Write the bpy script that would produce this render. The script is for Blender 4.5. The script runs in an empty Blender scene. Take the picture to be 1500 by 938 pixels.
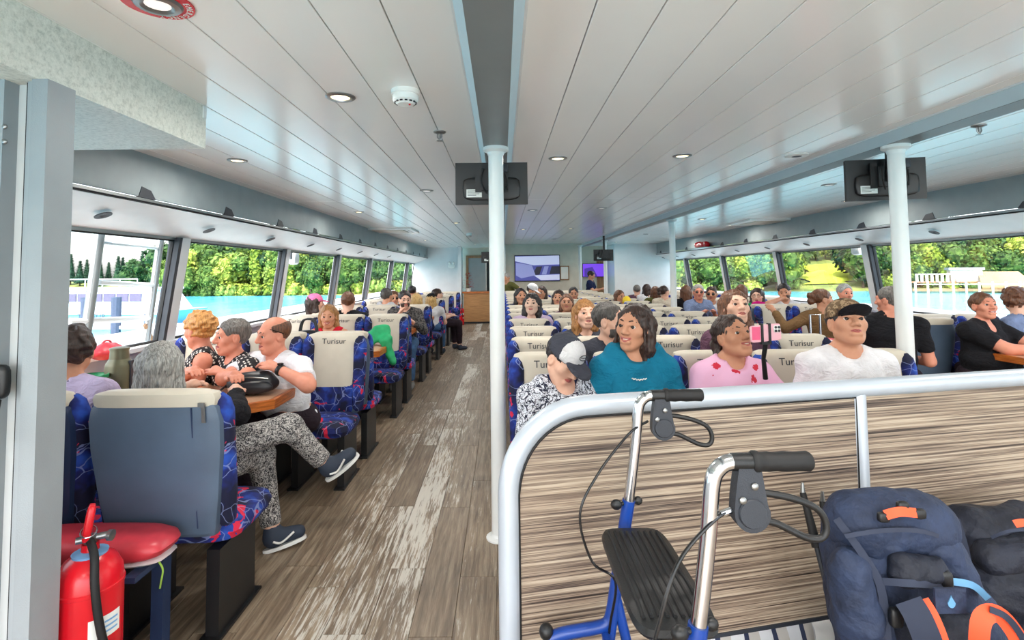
import bpy, bmesh, math, random
import numpy as np
from mathutils import Vector, Matrix, Euler
R = math.radians
sc = bpy.context.scene
COL = sc.collection
rnd = random.Random(7)

# ------------------------------------------------------------------ camera
EYE = Vector((0.0, 0.0, 1.5))
FPX, PX0, PY0 = 780.0, 735.0, 359.0          # focal length and principal point in pixels of a 1500 x 938 frame
PITCH, ROLL = R(3.0), R(0.6)
fwd = Vector((0, math.cos(PITCH), math.sin(PITCH)))
up0 = Vector((0, -math.sin(PITCH), math.cos(PITCH)))
rt0 = Vector((1, 0, 0))
cam_rt = rt0*math.cos(ROLL) - up0*math.sin(ROLL)
cam_up = up0*math.cos(ROLL) + rt0*math.sin(ROLL)
cd = bpy.data.cameras.new('camera'); cam = bpy.data.objects.new('camera', cd); COL.objects.link(cam)
cd.sensor_width = 36; cd.lens = FPX/1500*36
cd.shift_x = (750-PX0)/1500; cd.shift_y = -(469-PY0)/1500
cd.clip_end = 2000; cd.clip_start = 0.05
m = Matrix((cam_rt, cam_up, -fwd)).transposed().to_4x4(); m.translation = EYE
cam.matrix_world = m
sc.camera = cam
def at(px, py, Y):
    """world point at depth Y in front of the camera that is seen at a pixel of the photograph"""
    d = cam_rt*((px-PX0)/FPX) + cam_up*((PY0-py)/FPX) + fwd
    return EYE + d*(Y/d.y)
def atz(px, py, z):
    d = cam_rt*((px-PX0)/FPX) + cam_up*((PY0-py)/FPX) + fwd
    return EYE + d*((z-EYE.z)/d.z)

# ------------------------------------------------------------------ sky, sun, exposure
w = bpy.data.worlds.new('sky'); sc.world = w; w.use_nodes = True
nt = w.node_tree; nt.nodes.clear()
sky = nt.nodes.new('ShaderNodeTexSky'); sky.sky_type = 'NISHITA'; sky.sun_disc = False
sky.sun_elevation = R(48); sky.sun_rotation = R(200); sky.air_density = 1.0; sky.dust_density = 3.0; sky.ozone_density = 1.0
bg = nt.nodes.new('ShaderNodeBackground'); bg.inputs[1].default_value = 0.62
wo = nt.nodes.new('ShaderNodeOutputWorld')
hs_ = nt.nodes.new('ShaderNodeHueSaturation'); hs_.inputs['Saturation'].default_value = .38
nt.links.new(sky.outputs[0], hs_.inputs['Color']); nt.links.new(hs_.outputs[0], bg.inputs[0]); nt.links.new(bg.outputs[0], wo.inputs[0])
sl = bpy.data.lights.new('sun', 'SUN'); sun = bpy.data.objects.new('sun', sl); COL.objects.link(sun)
sl.energy = 4.4; sl.angle = R(0.6); sl.color = (1, .96, .88)
sun.rotation_euler = Euler((R(31), 0, R(-10)))     # high, from behind the camera
LAMP_W = 7.5                                      # each ceiling downlight
vs = sc.view_settings; vs.view_transform = 'Standard'; vs.look = 'None'; vs.gamma = 1; vs.use_curve_mapping = False
vs.exposure = 0.48
try:
    sc.cycles.max_bounces = 9; sc.cycles.diffuse_bounces = 6; sc.cycles.glossy_bounces = 4
    sc.cycles.transparent_max_bounces = 12; sc.cycles.transmission_bounces = 4
    sc.cycles.sample_clamp_indirect = 8; sc.cycles.caustics_reflective = False; sc.cycles.caustics_refractive = False
    sc.cycles.use_denoising = True
except Exception: pass

# ------------------------------------------------------------------ materials
MATS = {}
def srgb(r, g, b):
    f = lambda c: (c/12.92 if c <= .04045 else ((c+.055)/1.055)**2.4)
    return (f(r/255), f(g/255), f(b/255), 1)
class NT:
    def __init__(s, name):
        s.m = bpy.data.materials.new(name); s.m.use_nodes = True; s.t = s.m.node_tree
        s.b = s.t.nodes['Principled BSDF']; s.out = s.t.nodes['Material Output']
        MATS[name] = s.m
    def n(s, typ, **kw):
        nd = s.t.nodes.new('ShaderNode'+typ)
        for k, v in kw.items():
            if k.startswith('i_'): nd.inputs[k[2:].replace('_', ' ')].default_value = v
            elif k.startswith('j'): nd.inputs[int(k[1:])].default_value = v
            else: setattr(nd, k, v)
        return nd
    def l(s, a, b): s.t.links.new(a, b)
    def coords(s, scale=(1, 1, 1), kind='Object', rot=(0, 0, 0)):
        if kind == 'World': o = s.n('NewGeometry').outputs['Position']
        else: o = s.n('TexCoord').outputs[kind]
        mp = s.n('Mapping'); mp.inputs['Scale'].default_value = scale; mp.inputs['Rotation'].default_value = rot
        s.l(o, mp.inputs[0]); return mp.outputs[0]
    def noise(s, co, scale, detail=3, rough=.5, dist=0):
        nd = s.n('TexNoise'); nd.inputs['Scale'].default_value = scale; nd.inputs['Detail'].default_value = detail
        nd.inputs['Roughness'].default_value = rough; nd.inputs['Distortion'].default_value = dist
        s.l(co, nd.inputs['Vector']); return nd.outputs['Fac']
    def ramp(s, fac, stops, interp='LINEAR'):
        nd = s.n('ValToRGB'); cr = nd.color_ramp; cr.interpolation = interp
        while len(cr.elements) < len(stops): cr.elements.new(.5)
        for e, (p, c) in zip(cr.elements, stops): e.position = p; e.color = c if len(c) == 4 else (*c, 1)
        s.l(fac, nd.inputs[0]); return nd.outputs[0]
    def mix(s, fac, a, b, mode='MIX'):
        nd = s.n('Mix'); nd.data_type = 'RGBA'; nd.blend_type = mode
        for v, i in ((fac, 0), (a, 6), (b, 7)):
            if isinstance(v, (int, float)): nd.inputs[i].default_value = v
            elif isinstance(v, tuple): nd.inputs[i].default_value = v
            else: s.l(v, nd.inputs[i])
        return nd.outputs[2]
    def math(s, op, a, b=None, clamp=False):
        nd = s.n('Math'); nd.operation = op; nd.use_clamp = clamp
        for v, i in ((a, 0), (b, 1)):
            if v is None: continue
            if isinstance(v, (int, float)): nd.inputs[i].default_value = v
            else: s.l(v, nd.inputs[i])
        return nd.outputs[0]
    def bump(s, h, strength=.3, dist=.002):
        nd = s.n('Bump'); nd.inputs['Strength'].default_value = strength; nd.inputs['Distance'].default_value = dist
        s.l(h, nd.inputs['Height']); s.l(nd.outputs[0], s.b.inputs['Normal'])
    def base(s, c):
        if isinstance(c, tuple): s.b.inputs['Base Color'].default_value = c
        else: s.l(c, s.b.inputs['Base Color'])
    def pr(s, rough=.5, metal=0, spec=.5):
        s.b.inputs['Roughness'].default_value = rough; s.b.inputs['Metallic'].default_value = metal
        s.b.inputs['Specular IOR Level'].default_value = spec
def simple(name, col, rough=.5, metal=0, var=.12, vscale=6, bump=None, spec=.5, kind='Object'):
    """plain colour with a soft procedural variation"""
    t = NT(name); t.pr(rough, metal, spec)
    co = t.coords(kind=kind)
    f = t.noise(co, vscale, 3)
    a = tuple(max(0, c*(1-var)) for c in col[:3])+(1,); b = tuple(min(1, c*(1+var)) for c in col[:3])+(1,)
    t.base(t.ramp(f, [(.3, a), (.7, b)]))
    if bump: t.bump(t.noise(co, bump[0], 3), bump[1], bump[2] if len(bump) > 2 else .002)
    return t.m
S = simple
S('ceiling_white', srgb(246, 246, 244), .2, var=.02, vscale=1.5)
S('trim_white', srgb(225, 226, 226), .35, var=.03)
S('beam_grey', srgb(122, 127, 128), .42, var=.05)
S('beam_pale', srgb(190, 205, 212), .4, var=.03)
S('locker_grey', srgb(146, 156, 158), .5, var=.06, bump=(400, .25))
S('post_grey', srgb(150, 156, 160), .5, var=.05, bump=(260, .35))
S('panel_grey', srgb(156, 162, 166), .5, var=.04, bump=(300, .25))
S('wall_beige', srgb(205, 200, 186), .5, var=.05)
S('wall_white', srgb(222, 224, 226), .35, var=.03)
S('dark_gap', srgb(30, 30, 34), .7)
S('pole_white', srgb(228, 231, 230), .3, var=.03)
S('rail_silver', srgb(190, 198, 208), .32, metal=.25, var=.04)
S('steel', srgb(150, 152, 152), .3, metal=.9, var=.05)
S('chrome', srgb(205, 208, 212), .14, metal=1, var=.08, vscale=25)
S('black_plastic', srgb(17, 18, 20), .42, var=.2, bump=(300, .2))
S('black_gloss', srgb(18, 18, 20), .2, var=.1)
S('black_rubber', srgb(13, 13, 15), .65, var=.2)
S('grey_plastic', srgb(44, 48, 56), .5, var=.1, bump=(500, .3))
S('blue_paint', srgb(18, 60, 140), .3, var=.1)
S('red_paint', srgb(215, 22, 36), .25, var=.08)
S('red_vinyl', srgb(205, 60, 72), .35, var=.15, vscale=12)
S('cream_vinyl', srgb(206, 197, 180), .5, var=.05, vscale=9, bump=(180, .12))
S('slate_vinyl', srgb(84, 101, 122), .45, var=.12, vscale=5, bump=(220, .25))
S('navy_vinyl', srgb(38, 54, 86), .45, var=.15, vscale=5, bump=(220, .25))
S('ink', srgb(60, 60, 66), .6)
S('white_plastic', srgb(238, 238, 234), .35, var=.02)
S('paper_white', srgb(235, 235, 230), .7, var=.03)
S('table_top', srgb(206, 160, 128), .3, var=.08, vscale=30)
t = NT('orange_wood'); t.pr(.3); f = t.noise(t.coords((3, 3, 40)), 3, 4, .6)
t.base(t.ramp(f, [(.3, srgb(150, 74, 26)), (.7, srgb(214, 122, 52))]))
t = NT('counter_wood'); t.pr(.4); f = t.noise(t.coords((1, 1, 22)), 3, 5, .6)
t.base(t.ramp(f, [(.3, srgb(150, 104, 62)), (.7, srgb(200, 148, 96))]))
t = NT('brown_panel'); t.pr(.45); f = t.noise(t.coords((14, 14, 1)), 3, 4, .6)
t.base(t.ramp(f, [(.3, srgb(128, 92, 62)), (.7, srgb(168, 128, 92))]))
# speckled laminate of the soffit box
t = NT('speckle'); t.pr(.45); co = t.coords()
f = t.noise(co, 62, 4, .75); g = t.noise(co, 5, 2)
t.base(t.mix(t.math('MULTIPLY', g, .5), t.ramp(f, [(.34, srgb(176, 178, 168)), (.5, srgb(214, 214, 204)), (.66, srgb(232, 231, 222))]), srgb(222, 221, 210)))
# streaked laminate of the partition
t = NT('zebrano'); t.pr(.42); co = t.coords((.55, 1, 62))
f = t.noise(co, 2.2, 6, .62, .12); f2 = t.noise(t.coords((.35, 1, 190)), 2.0, 3, .6)
ff = t.math('ADD', t.math('MULTIPLY', f, .74), t.math('MULTIPLY', f2, .26))
t.base(t.ramp(ff, [(.385, srgb(38, 30, 28)), (.45, srgb(102, 86, 76)), (.51, srgb(150, 132, 114)), (.59, srgb(190, 174, 154)), (.7, srgb(120, 100, 84))]))
t.bump(ff, .12)
# worn vinyl floor planks
t = NT('floor_wood'); t.pr(.42)
oi = t.n('ObjectInfo')
wp = t.n('NewGeometry').outputs['Position']
sh = t.n('VectorMath'); sh.operation = 'MULTIPLY_ADD'
cx = t.n('CombineXYZ'); t.l(oi.outputs['Random'], cx.inputs[0]); t.l(oi.outputs['Random'], cx.inputs[1]); t.l(oi.outputs['Random'], cx.inputs[2])
t.l(cx.outputs[0], sh.inputs[0]); sh.inputs[1].default_value = (9, 23, 5); t.l(wp, sh.inputs[2])
mp = t.n('Mapping'); mp.inputs['Scale'].default_value = (34, 2.0, 1); t.l(sh.outputs[0], mp.inputs[0])
g1 = t.noise(mp.outputs[0], 1.5, 6, .65, .4)
mp2 = t.n('Mapping'); mp2.inputs['Scale'].default_value = (70, 4.5, 1); t.l(sh.outputs[0], mp2.inputs[0])
g2 = t.noise(mp2.outputs[0], 1.2, 4, .7)
wood = t.ramp(g1, [(.28, srgb(84, 70, 58)), (.5, srgb(128, 112, 94)), (.72, srgb(164, 150, 130))])
tone = t.ramp(oi.outputs['Random'], [(0, (.78, .74, .7, 1)), (.5, (1, .98, .95, 1)), (1, (1.15, 1.12, 1.08, 1))])
wood = t.mix(1.0, wood, tone, 'MULTIPLY')
# worn streaks: a band along the middle of the aisle and some whole planks
sx = t.n('SeparateXYZ'); t.l(wp, sx.inputs[0])
band = t.math('SUBTRACT', 1.0, t.math('MULTIPLY', t.math('ABSOLUTE', t.math('ADD', sx.outputs[0], .60)), 1.9), True)
wn = t.noise(t.coords((3.0, .9, 1), 'World'), 1.1, 2)
band = t.math('MULTIPLY', band, t.math('MULTIPLY', t.math('SUBTRACT', wn, .12, True), 2.4))
worn_plank = t.math('MULTIPLY', t.math('GREATER_THAN', oi.outputs['Random'], .55), .12)
keep = t.math('MULTIPLY', t.math('LESS_THAN', oi.outputs['Random'], .25), -.45)
amt = t.math('ADD', t.math('ADD', t.math('MULTIPLY', band, .62), worn_plank), keep)
gg = t.math('ADD', t.math('MULTIPLY', g2, .72), t.math('MULTIPLY', g1, .28))
wear = t.math('MULTIPLY', t.math('SUBTRACT', gg, t.math('SUBTRACT', .65, t.math('MULTIPLY', amt, .34))), 14.0, True)
t.base(t.mix(t.math('MULTIPLY', wear, .8), wood, srgb(206, 202, 192)))
t.bump(g1, .25, .001)
# patterned seat cloth
t = NT('seat_cloth'); t.pr(.85); co = t.coords()
v = t.n('TexVoronoi'); v.feature = 'DISTANCE_TO_EDGE'; v.inputs['Scale'].default_value = 7.5; t.l(co, v.inputs['Vector'])
dw = t.n('TexNoise'); dw.inputs['Scale'].default_value = 5; t.l(co, dw.inputs['Vector'])
vm = t.n('VectorMath'); vm.operation = 'MULTIPLY_ADD'; vm.inputs[1].default_value = (.25, .25, .25); t.l(dw.outputs['Color'], vm.inputs[0]); t.l(co, vm.inputs[2])
t.l(vm.outputs[0], v.inputs['Vector'])
line = t.math('LESS_THAN', v.outputs['Distance'], .014)
blue = t.ramp(t.noise(co, 9, 3), [(.40, srgb(10, 14, 48)), (.54, srgb(20, 36, 112)), (.66, srgb(36, 78, 176))])
red = t.math('GREATER_THAN', t.noise(co, 8.5, 2, .5, 1.5), .64)
c = t.mix(red, blue, srgb(206, 30, 66))
t.base(t.mix(t.math('MULTIPLY', line, .5), c, srgb(150, 165, 215)))
t.bump(t.noise(co, 500, 2), .3)
# window glass, water, emission
def glassy(name, tint, refl):
    t = NT(name); t.t.nodes.remove(t.b)
    tr = t.n('BsdfTransparent'); tr.inputs[0].default_value = tint
    gl = t.n('BsdfGlossy'); gl.inputs['Roughness'].default_value = .02
    fr = t.n('Fresnel'); fr.inputs[0].default_value = 1.35
    mx = t.n('MixShader'); t.l(t.math('MULTIPLY', fr.outputs[0], refl), mx.inputs[0]); t.l(tr.outputs[0], mx.inputs[1]); t.l(gl.outputs[0], mx.inputs[2])
    t.l(mx.outputs[0], t.out.inputs[0])
glassy('window_glass', (.96, .97, .97, 1), .22)
glassy('clear_plastic', (.86, .9, .92, 1), 1)
def emit(name, col, strength):
    t = NT(name); t.pr(.4); t.base(col)
    t.b.inputs['Emission Color'].default_value = col; t.b.inputs['Emission Strength'].default_value = strength
    # faint procedural unevenness
    return t.m
emit('lamp_warm', (1, .82, .48, 1), 2.2)
emit('lamp_white', (.95, .93, .88, 1), .45)

# ------------------------------------------------------------------ mesh helpers
class MB:
    def __init__(s): s.v = []; s.f = []; s.mi = []
    def add(s, vs, fs, mi=0):
        o = len(s.v); s.v += [tuple(p) for p in vs]; s.f += [tuple(i+o for i in f) for f in fs]; s.mi += [mi]*len(fs); return s
    def box(s, c, d, rot=None, mi=0):
        h = [x/2 for x in d]
        vs = [Vector((sx*h[0], sy*h[1], sz*h[2])) for sx in (-1, 1) for sy in (-1, 1) for sz in (-1, 1)]
        if rot is not None: vs = [rot @ p for p in vs]
        c = Vector(c)
        return s.add([p+c for p in vs], [(0, 1, 3, 2), (4, 6, 7, 5), (0, 4, 5, 1), (2, 3, 7, 6), (0, 2, 6, 4), (1, 5, 7, 3)], mi)
    def bb(s, x0, x1, y0, y1, z0, z1, mi=0):
        return s.box(((x0+x1)/2, (y0+y1)/2, (z0+z1)/2), (x1-x0, y1-y0, z1-z0), mi=mi)
    def loft(s, rings, cap=True, mi=0, closed=True):
        n = len(rings[0]); vs = [p for r in rings for p in r]; fs = []
        for i in range(len(rings)-1):
            for j in range(n if closed else n-1):
                a = i*n+j; b = i*n+(j+1) % n
                fs.append((a, b, b+n, a+n))
        if cap: fs.append(tuple(range(n-1, -1, -1))); fs.append(tuple(range((len(rings)-1)*n, len(rings)*n)))
        return s.add(vs, fs, mi)
    def tube(s, pts, r, n=10, cap=True, mi=0, closed=False):
        pts = [Vector(p) for p in pts]; k = len(pts); rings = []
        rs = r if isinstance(r, (list, tuple)) else [r]*k
        prev = None
        for i in range(k):
            if closed: tg = pts[(i+1) % k]-pts[i-1]
            else: tg = pts[min(i+1, k-1)]-pts[max(i-1, 0)]
            if tg.length < 1e-9: tg = Vector((0, 0, 1))
            tg.normalize()
            if prev is None:
                a = Vector((0, 0, 1)) if abs(tg.z) < .9 else Vector((1, 0, 0))
                nx = tg.cross(a).normalized()
            else:
                nx = (prev - tg*prev.dot(tg)); nx = nx.normalized() if nx.length > 1e-6 else tg.orthogonal().normalized()
            prev = nx; ny = tg.cross(nx)
            rings.append([pts[i]+(nx*math.cos(2*math.pi*j/n)+ny*math.sin(2*math.pi*j/n))*rs[i] for j in range(n)])
        if closed: rings.append(rings[0]); return s.loft(rings, False, mi)
        return s.loft(rings, cap, mi)
    def lathe(s, prof, c=(0, 0, 0), n=20, axis=None, mi=0, cap=True):
        c = Vector(c); q = axis.normalized().to_track_quat('Z', 'Y') if axis is not None else None
        rings = []
        for r, z in prof:
            ring = [Vector((r*math.cos(2*math.pi*j/n), r*math.sin(2*math.pi*j/n), z)) for j in range(n)]
            if q: ring = [q @ p for p in ring]
            rings.append([p+c for p in ring])
        return s.loft(rings, cap, mi)
    def prism(s, poly, z0, z1, M=None, mi=0):
        a = [Vector((x, y, z0)) for x, y in poly]; b = [Vector((x, y, z1)) for x, y in poly]
        if M is not None: a = [M @ p for p in a]; b = [M @ p for p in b]
        return s.loft([a, b], True, mi)
    def ball(s, c, r, n=12, mi=0, M=None):
        r = (r, r, r) if isinstance(r, (int, float)) else r; c = Vector(c); rings = []
        for i in range(n//2+1):
            a = math.pi*min(max(i/(n//2), .02), .98)
            ring = [Vector((r[0]*math.sin(a)*math.cos(2*math.pi*j/n), r[1]*math.sin(a)*math.sin(2*math.pi*j/n), -r[2]*math.cos(a))) for j in range(n)]
            if M is not None: ring = [M @ p for p in ring]
            rings.append([p+c for p in ring])
        return s.loft(rings, True, mi)
    def rbox(s, c, d, e=4.0, n=24, lev=8, rot=None, mi=0, ez=4.0):
        """rounded box: superellipse rings, softened ends along z"""
        c = Vector(c); rings = []
        for i in range(lev+1):
            a = -math.pi/2+math.pi*i/lev
            zz = math.copysign(abs(math.sin(a))**(2/ez), math.sin(a)); sc_ = max(abs(math.cos(a))**(2/ez), .05)
            ring = []
            for j in range(n):
                th = 2*math.pi*j/n; cx, sy = math.cos(th), math.sin(th)
                p = Vector((math.copysign(abs(cx)**(2/e), cx)*d[0]/2*sc_, math.copysign(abs(sy)**(2/e), sy)*d[1]/2*sc_, zz*d[2]/2))
                if rot is not None: p = rot @ p
                ring.append(p+c)
            rings.append(ring)
        return s.loft(rings, True, mi)
    def mesh(s, name, mats, smooth=False):
        me = bpy.data.meshes.new(name); me.from_pydata(s.v, [], s.f)
        mats = mats if isinstance(mats, (list, tuple)) else [mats]
        for x in mats: me.materials.append(MATS[x] if isinstance(x, str) else x)
        if len(mats) > 1: me.polygons.foreach_set('material_index', s.mi)
        me.update()
        bm = bmesh.new(); bm.from_mesh(me); bmesh.ops.recalc_face_normals(bm, faces=bm.faces); bm.to_mesh(me); bm.free()
        if smooth:
            try:
                me.polygons.foreach_set('use_smooth', [True]*len(me.polygons)); me.set_sharp_from_angle(angle=R(smooth if smooth is not True else 40))
            except Exception: pass
        return me
    def build(s, name, mats, parent=None, smooth=False, **kw):
        return obj(name, s.mesh(name, mats, smooth), parent, **kw)
def obj(name, me, parent=None, label=None, cat=None, group=None, kind=None, loc=None, rz=None):
    o = bpy.data.objects.new(name, me); COL.objects.link(o)
    if parent is not None: o.parent = parent
    if loc is not None: o.location = loc
    if rz is not None: o.rotation_euler = (0, 0, rz)
    return tag(o, label, cat, group, kind)
def tag(o, label=None, cat=None, group=None, kind=None):
    for k, v in (('label', label), ('category', cat), ('group', group), ('kind', kind)):
        if v: o[k] = v
    return o
def thing(name, label, cat, loc=(0, 0, 0), rz=0, group=None, kind=None):
    o = bpy.data.objects.new(name, None); COL.objects.link(o); o.location = loc; o.rotation_euler = (0, 0, rz); o.empty_display_size = .1
    return tag(o, label, cat, group, kind)
def copy_tree(o, parent=None):
    c = o.copy(); COL.objects.link(c); c.parent = parent
    for ch in o.children: copy_tree(ch, c)
    return c
def arc(c, r, a0, a1, n, ax=(1, 0, 0), ay=(0, 0, 1)):
    c = Vector(c); ax = Vector(ax); ay = Vector(ay)
    return [c+ax*(r*math.cos(a0+(a1-a0)*i/n))+ay*(r*math.sin(a0+(a1-a0)*i/n)) for i in range(n+1)]
def spline(pts, k=6):
    P = [Vector(p) for p in pts]; out = []
    for i in range(len(P)-1):
        p0, p1, p2, p3 = P[max(i-1, 0)], P[i], P[i+1], P[min(i+2, len(P)-1)]
        for j in range(k):
            t = j/k
            out.append(.5*((2*p1)+(p2-p0)*t+(2*p0-5*p1+4*p2-p3)*t*t+(3*p1-p0-3*p2+p3)*t**3))
    out.append(P[-1]); return out
_txt = {}
def text_mesh(body, size, mat, extrude=.0006):
    key = (body, size, mat)
    if key in _txt: return _txt[key]
    cu = bpy.data.curves.new('lettering', 'FONT'); cu.body = body; cu.size = size; cu.align_x = 'CENTER'; cu.align_y = 'CENTER'; cu.extrude = extrude
    cu.resolution_u = 3
    o = bpy.data.objects.new('lettering', cu); COL.objects.link(o)
    dg = bpy.context.evaluated_depsgraph_get(); me = bpy.data.meshes.new_from_object(o.evaluated_get(dg))
    bpy.data.objects.remove(o); bpy.data.curves.remove(cu)
    me.materials.clear(); me.materials.append(MATS[mat]); _txt[key] = me; return me
# ================================================================== the cabin
CEIL = 2.30; ZB = 2.235
XL, XR = -2.32, 4.48            # locker fascias
WL, WR = -2.80, 4.96            # side walls (at mid height)
Y0, Y1 = -2.2, 16.6
BX = (-.03, 2.36)               # the two long ceiling beams
# floor: slab and individual planks in the aisle
floor = MB().bb(WL-.1, WR+.1, Y0, Y1+.4, -.12, -.006).build('floor', 'floor_wood', kind='structure')
tag(floor, 'worn grey-brown wood plank floor of the cabin')
PW, PL = .182, 1.22
pm = {}
def plank_mesh(l):
    k = round(l, 2)
    if k not in pm:
        b = MB(); w2 = PW/2-.0012; l2 = l/2-.0015
        b.loft([[(-w2, -l2, -.006), (w2, -l2, -.006), (w2, l2, -.006), (-w2, l2, -.006)],
                [(-w2, -l2, -.001), (w2, -l2, -.001), (w2, l2, -.001), (-w2, l2, -.001)],
                [(-w2+.001, -l2+.001, 0), (w2-.001, -l2+.001, 0), (w2-.001, l2-.001, 0), (-w2+.001, l2-.001, 0)]])
        pm[k] = b.mesh('plank', 'floor_wood')
    return pm[k]
for i in range(11):
    x = -1.86+PW*(i+.5); y = .9+rnd.uniform(-1.1, 0)
    while y < 15.6:
        obj('plank', plank_mesh(PL), floor, loc=(x, y+PL/2, 0)); y += PL
# ceiling boards
ceil = MB().bb(WL, WR, Y0, Y1+.4, CEIL+.012, CEIL+.08).build('ceiling', 'dark_gap', kind='structure')
tag(ceil, 'white boarded ceiling with long parallel grooves')
edges = []
x = BX[0]-.112
while x > XL-.05: edges.append((x-.208, x)); x -= .208
x = BX[0]+.112
while x+.05 < BX[1]-.112: edges.append((x, min(x+.208, BX[1]-.112))); x += .208
x = BX[1]+.112
while x < XR+.05: edges.append((x, x+.208)); x += .208
for a, b in edges:
    for ya, yb in ((Y0, 1.0), (1.0, 5.8), (5.8, 11.2), (11.2, Y1+.4)):
        g = .0022; q = .0022
        k = MB(); za, zb = CEIL, CEIL+.012
        k.loft([[(a+g, ya+q, zb), (b-g, ya+q, zb), (b-g, yb-q, zb), (a+g, yb-q, zb)], [(a+g, ya+q, za+.002), (b-g, ya+q, za+.002), (b-g, yb-q, za+.002), (a+g, yb-q, za+.002)],
                [(a+g+.002, ya+q+.002, za), (b-g-.002, ya+q+.002, za), (b-g-.002, yb-q-.002, za), (a+g+.002, yb-q-.002, za)]])
        k.build('ceiling_board', 'ceiling_white', ceil)
# long beams
for i, bx in enumerate(BX):
    t_ = thing('trim_%d' % (i+1), ('grey ceiling beam with pale edges above the left pole', 'grey ceiling beam above the right pole')[i], None, kind='structure')
    MB().bb(bx-.07, bx+.07, Y0, Y1, ZB, CEIL+.01).build('beam_face', 'beam_grey', t_)
    for s in (-1, 1):
        k = MB(); a, b = bx+s*.0705, bx+s*.106
        k.prism([(a, ZB+.002), (b, CEIL-.008), (b, CEIL+.01), (a, CEIL+.01)], Y0, Y1, Matrix(((1, 0, 0, 0), (0, 0, 1, 0), (0, 1, 0, 0), (0, 0, 0, 1))))
        k.build('pale_side', 'beam_pale', t_)
        MB().bb(min(bx+s*.106, bx+s*.114), max(bx+s*.106, bx+s*.114), Y0, Y1, CEIL-.006, CEIL+.006).build('edge_strip', 'trim_white', t_)
XZ = Matrix(((1, 0, 0, 0), (0, 0, 1, 0), (0, 1, 0, 0), (0, 0, 0, 1)))   # prism drawn in x-z, extruded along y
# overhead lockers, soffits, walls with windows
FZ = 2.016
def wallx(z, side):      # walls lean inwards towards the top
    return (WL-.05+(z-.95)*.145) if side < 0 else (WR+.05-(z-.95)*.145)
SILL, HEAD = .95, 1.82
def side_wall(side, ys, nm):
    X = XL if side < 0 else XR
    s = side
    lk = MB().prism([(X, FZ), (X, CEIL), (X+s*.02, CEIL), (X+s*.02, FZ)], Y0+.3, Y1, XZ).build('wall_%s_locker' % nm, 'locker_grey', kind='structure')
    tag(lk, 'grey overhead locker front running along the %s windows' % nm)
    MB().prism([(X-s*.022, FZ-.03), (X-s*.022, FZ-.012), (X+s*.03, FZ-.002), (X+s*.03, FZ-.03)], Y0+.3, Y1, XZ).build('lower_lip', 'steel', lk)
    MB().prism([(X-s*.012, FZ-.042), (X-s*.012, FZ-.031), (X+s*.03, FZ-.031), (X+s*.03, FZ-.042)], Y0+.3, Y1, XZ).build('trim_strip', 'dark_gap', lk)
    for i in range(14):
        y = 3.38+i*1.05
        k = MB(); k.prism([(0, 0), (.17, 0), (.12, .055), (.03, .07)], -.018, .0, Matrix(((0, 0, 1, 0), (1, 0, 0, 0), (0, 1, 0, 0), (0, 0, 0, 1))) if s < 0 else Matrix(((0, 0, -1, 0), (1, 0, 0, 0), (0, 1, 0, 0), (0, 0, 0, 1))))
        o = k.build('latch', 'grey_plastic', lk); o.location = (X-s*.004 if s < 0 else X-.004, y, FZ-.005)
    # sloping white soffit between locker and window heads
    hx = wallx(HEAD, s)
    so = MB().prism([(X-s*.01, FZ-.045), (X+s*.01, FZ-.02), (hx+s*.02, HEAD+.02), (hx-s*.01, HEAD)], Y0+.3, Y1, XZ).build('soffit', 'trim_white', lk)
    MB().prism([(X+s*.25, FZ-.127), (X+s*.25, FZ-.118), (X+s*.31, FZ-.138), (X+s*.31, FZ-.147)], Y0+.3, Y1, XZ).build('soffit_rib', 'panel_grey', lk)
    # wall below the windows
    lw = MB().prism([(wallx(0, s), 0), (wallx(SILL, s), SILL), (wallx(SILL, s)+s*.06, SILL), (wallx(0, s)+s*.06, 0)], Y0, Y1, XZ).build('wall_%s' % nm, 'wall_white', kind='structure')
    tag(lw, 'white side wall under the %s windows' % nm)
    MB().prism([(wallx(SILL, s)-s*.09, SILL-.02), (wallx(SILL, s)-s*.09, SILL+.012), (wallx(SILL, s)+s*.07, SILL+.012), (wallx(SILL, s)+s*.07, SILL-.02)], Y0, Y1, XZ).build('sill', 'trim_white', lw)
    MB().prism([(hx-s*.02, HEAD-.02), (hx-s*.02, HEAD+.02), (hx+s*.05, HEAD+.02), (hx+s*.05, HEAD-.02)], Y0, Y1, XZ).build('head_rail', 'steel', lw)
    for j, y in enumerate(ys):      # pillars between the windows
        k = MB(); pw = .075
        a0, a1 = wallx(SILL, s), wallx(HEAD, s)
        k.loft([[(a0-s*.05, y-pw, SILL), (a0-s*.05, y+pw, SILL), (a0+s*.04, y+pw, SILL), (a0+s*.04, y-pw, SILL)], [(a1-s*.05, y-pw, HEAD), (a1-s*.05, y+pw, HEAD), (a1+s*.04, y+pw, HEAD), (a1+s*.04, y-pw, HEAD)]])
        k.build('pillar', 'wall_white', lw)
        k = MB(); k.loft([[(a0-s*.058, y-pw-.02, SILL), (a0-s*.058, y-pw+.02, SILL), (a0+s*.03, y-pw, SILL), (a0+s*.03, y-pw-.02, SILL)], [(a1-s*.058, y-pw-.02, HEAD), (a1-s*.058, y-pw+.02, HEAD), (a1+s*.03, y-pw, HEAD), (a1+s*.03, y-pw-.02, HEAD)]])
        k.build('pillar_edge', 'grey_plastic', lw)
    return lw
LY = [4.5+2.17*k for k in range(6)]
RY = [4.35+2.4*k+(2.4 if False else 0) for k in range(-1, 6)]
RY = [2.0, 4.6] + [7.1+2.35*k for k in range(5)]
side_wall(-1, LY, 'left'); side_wall(1, RY, 'right')
wn = 0
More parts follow.
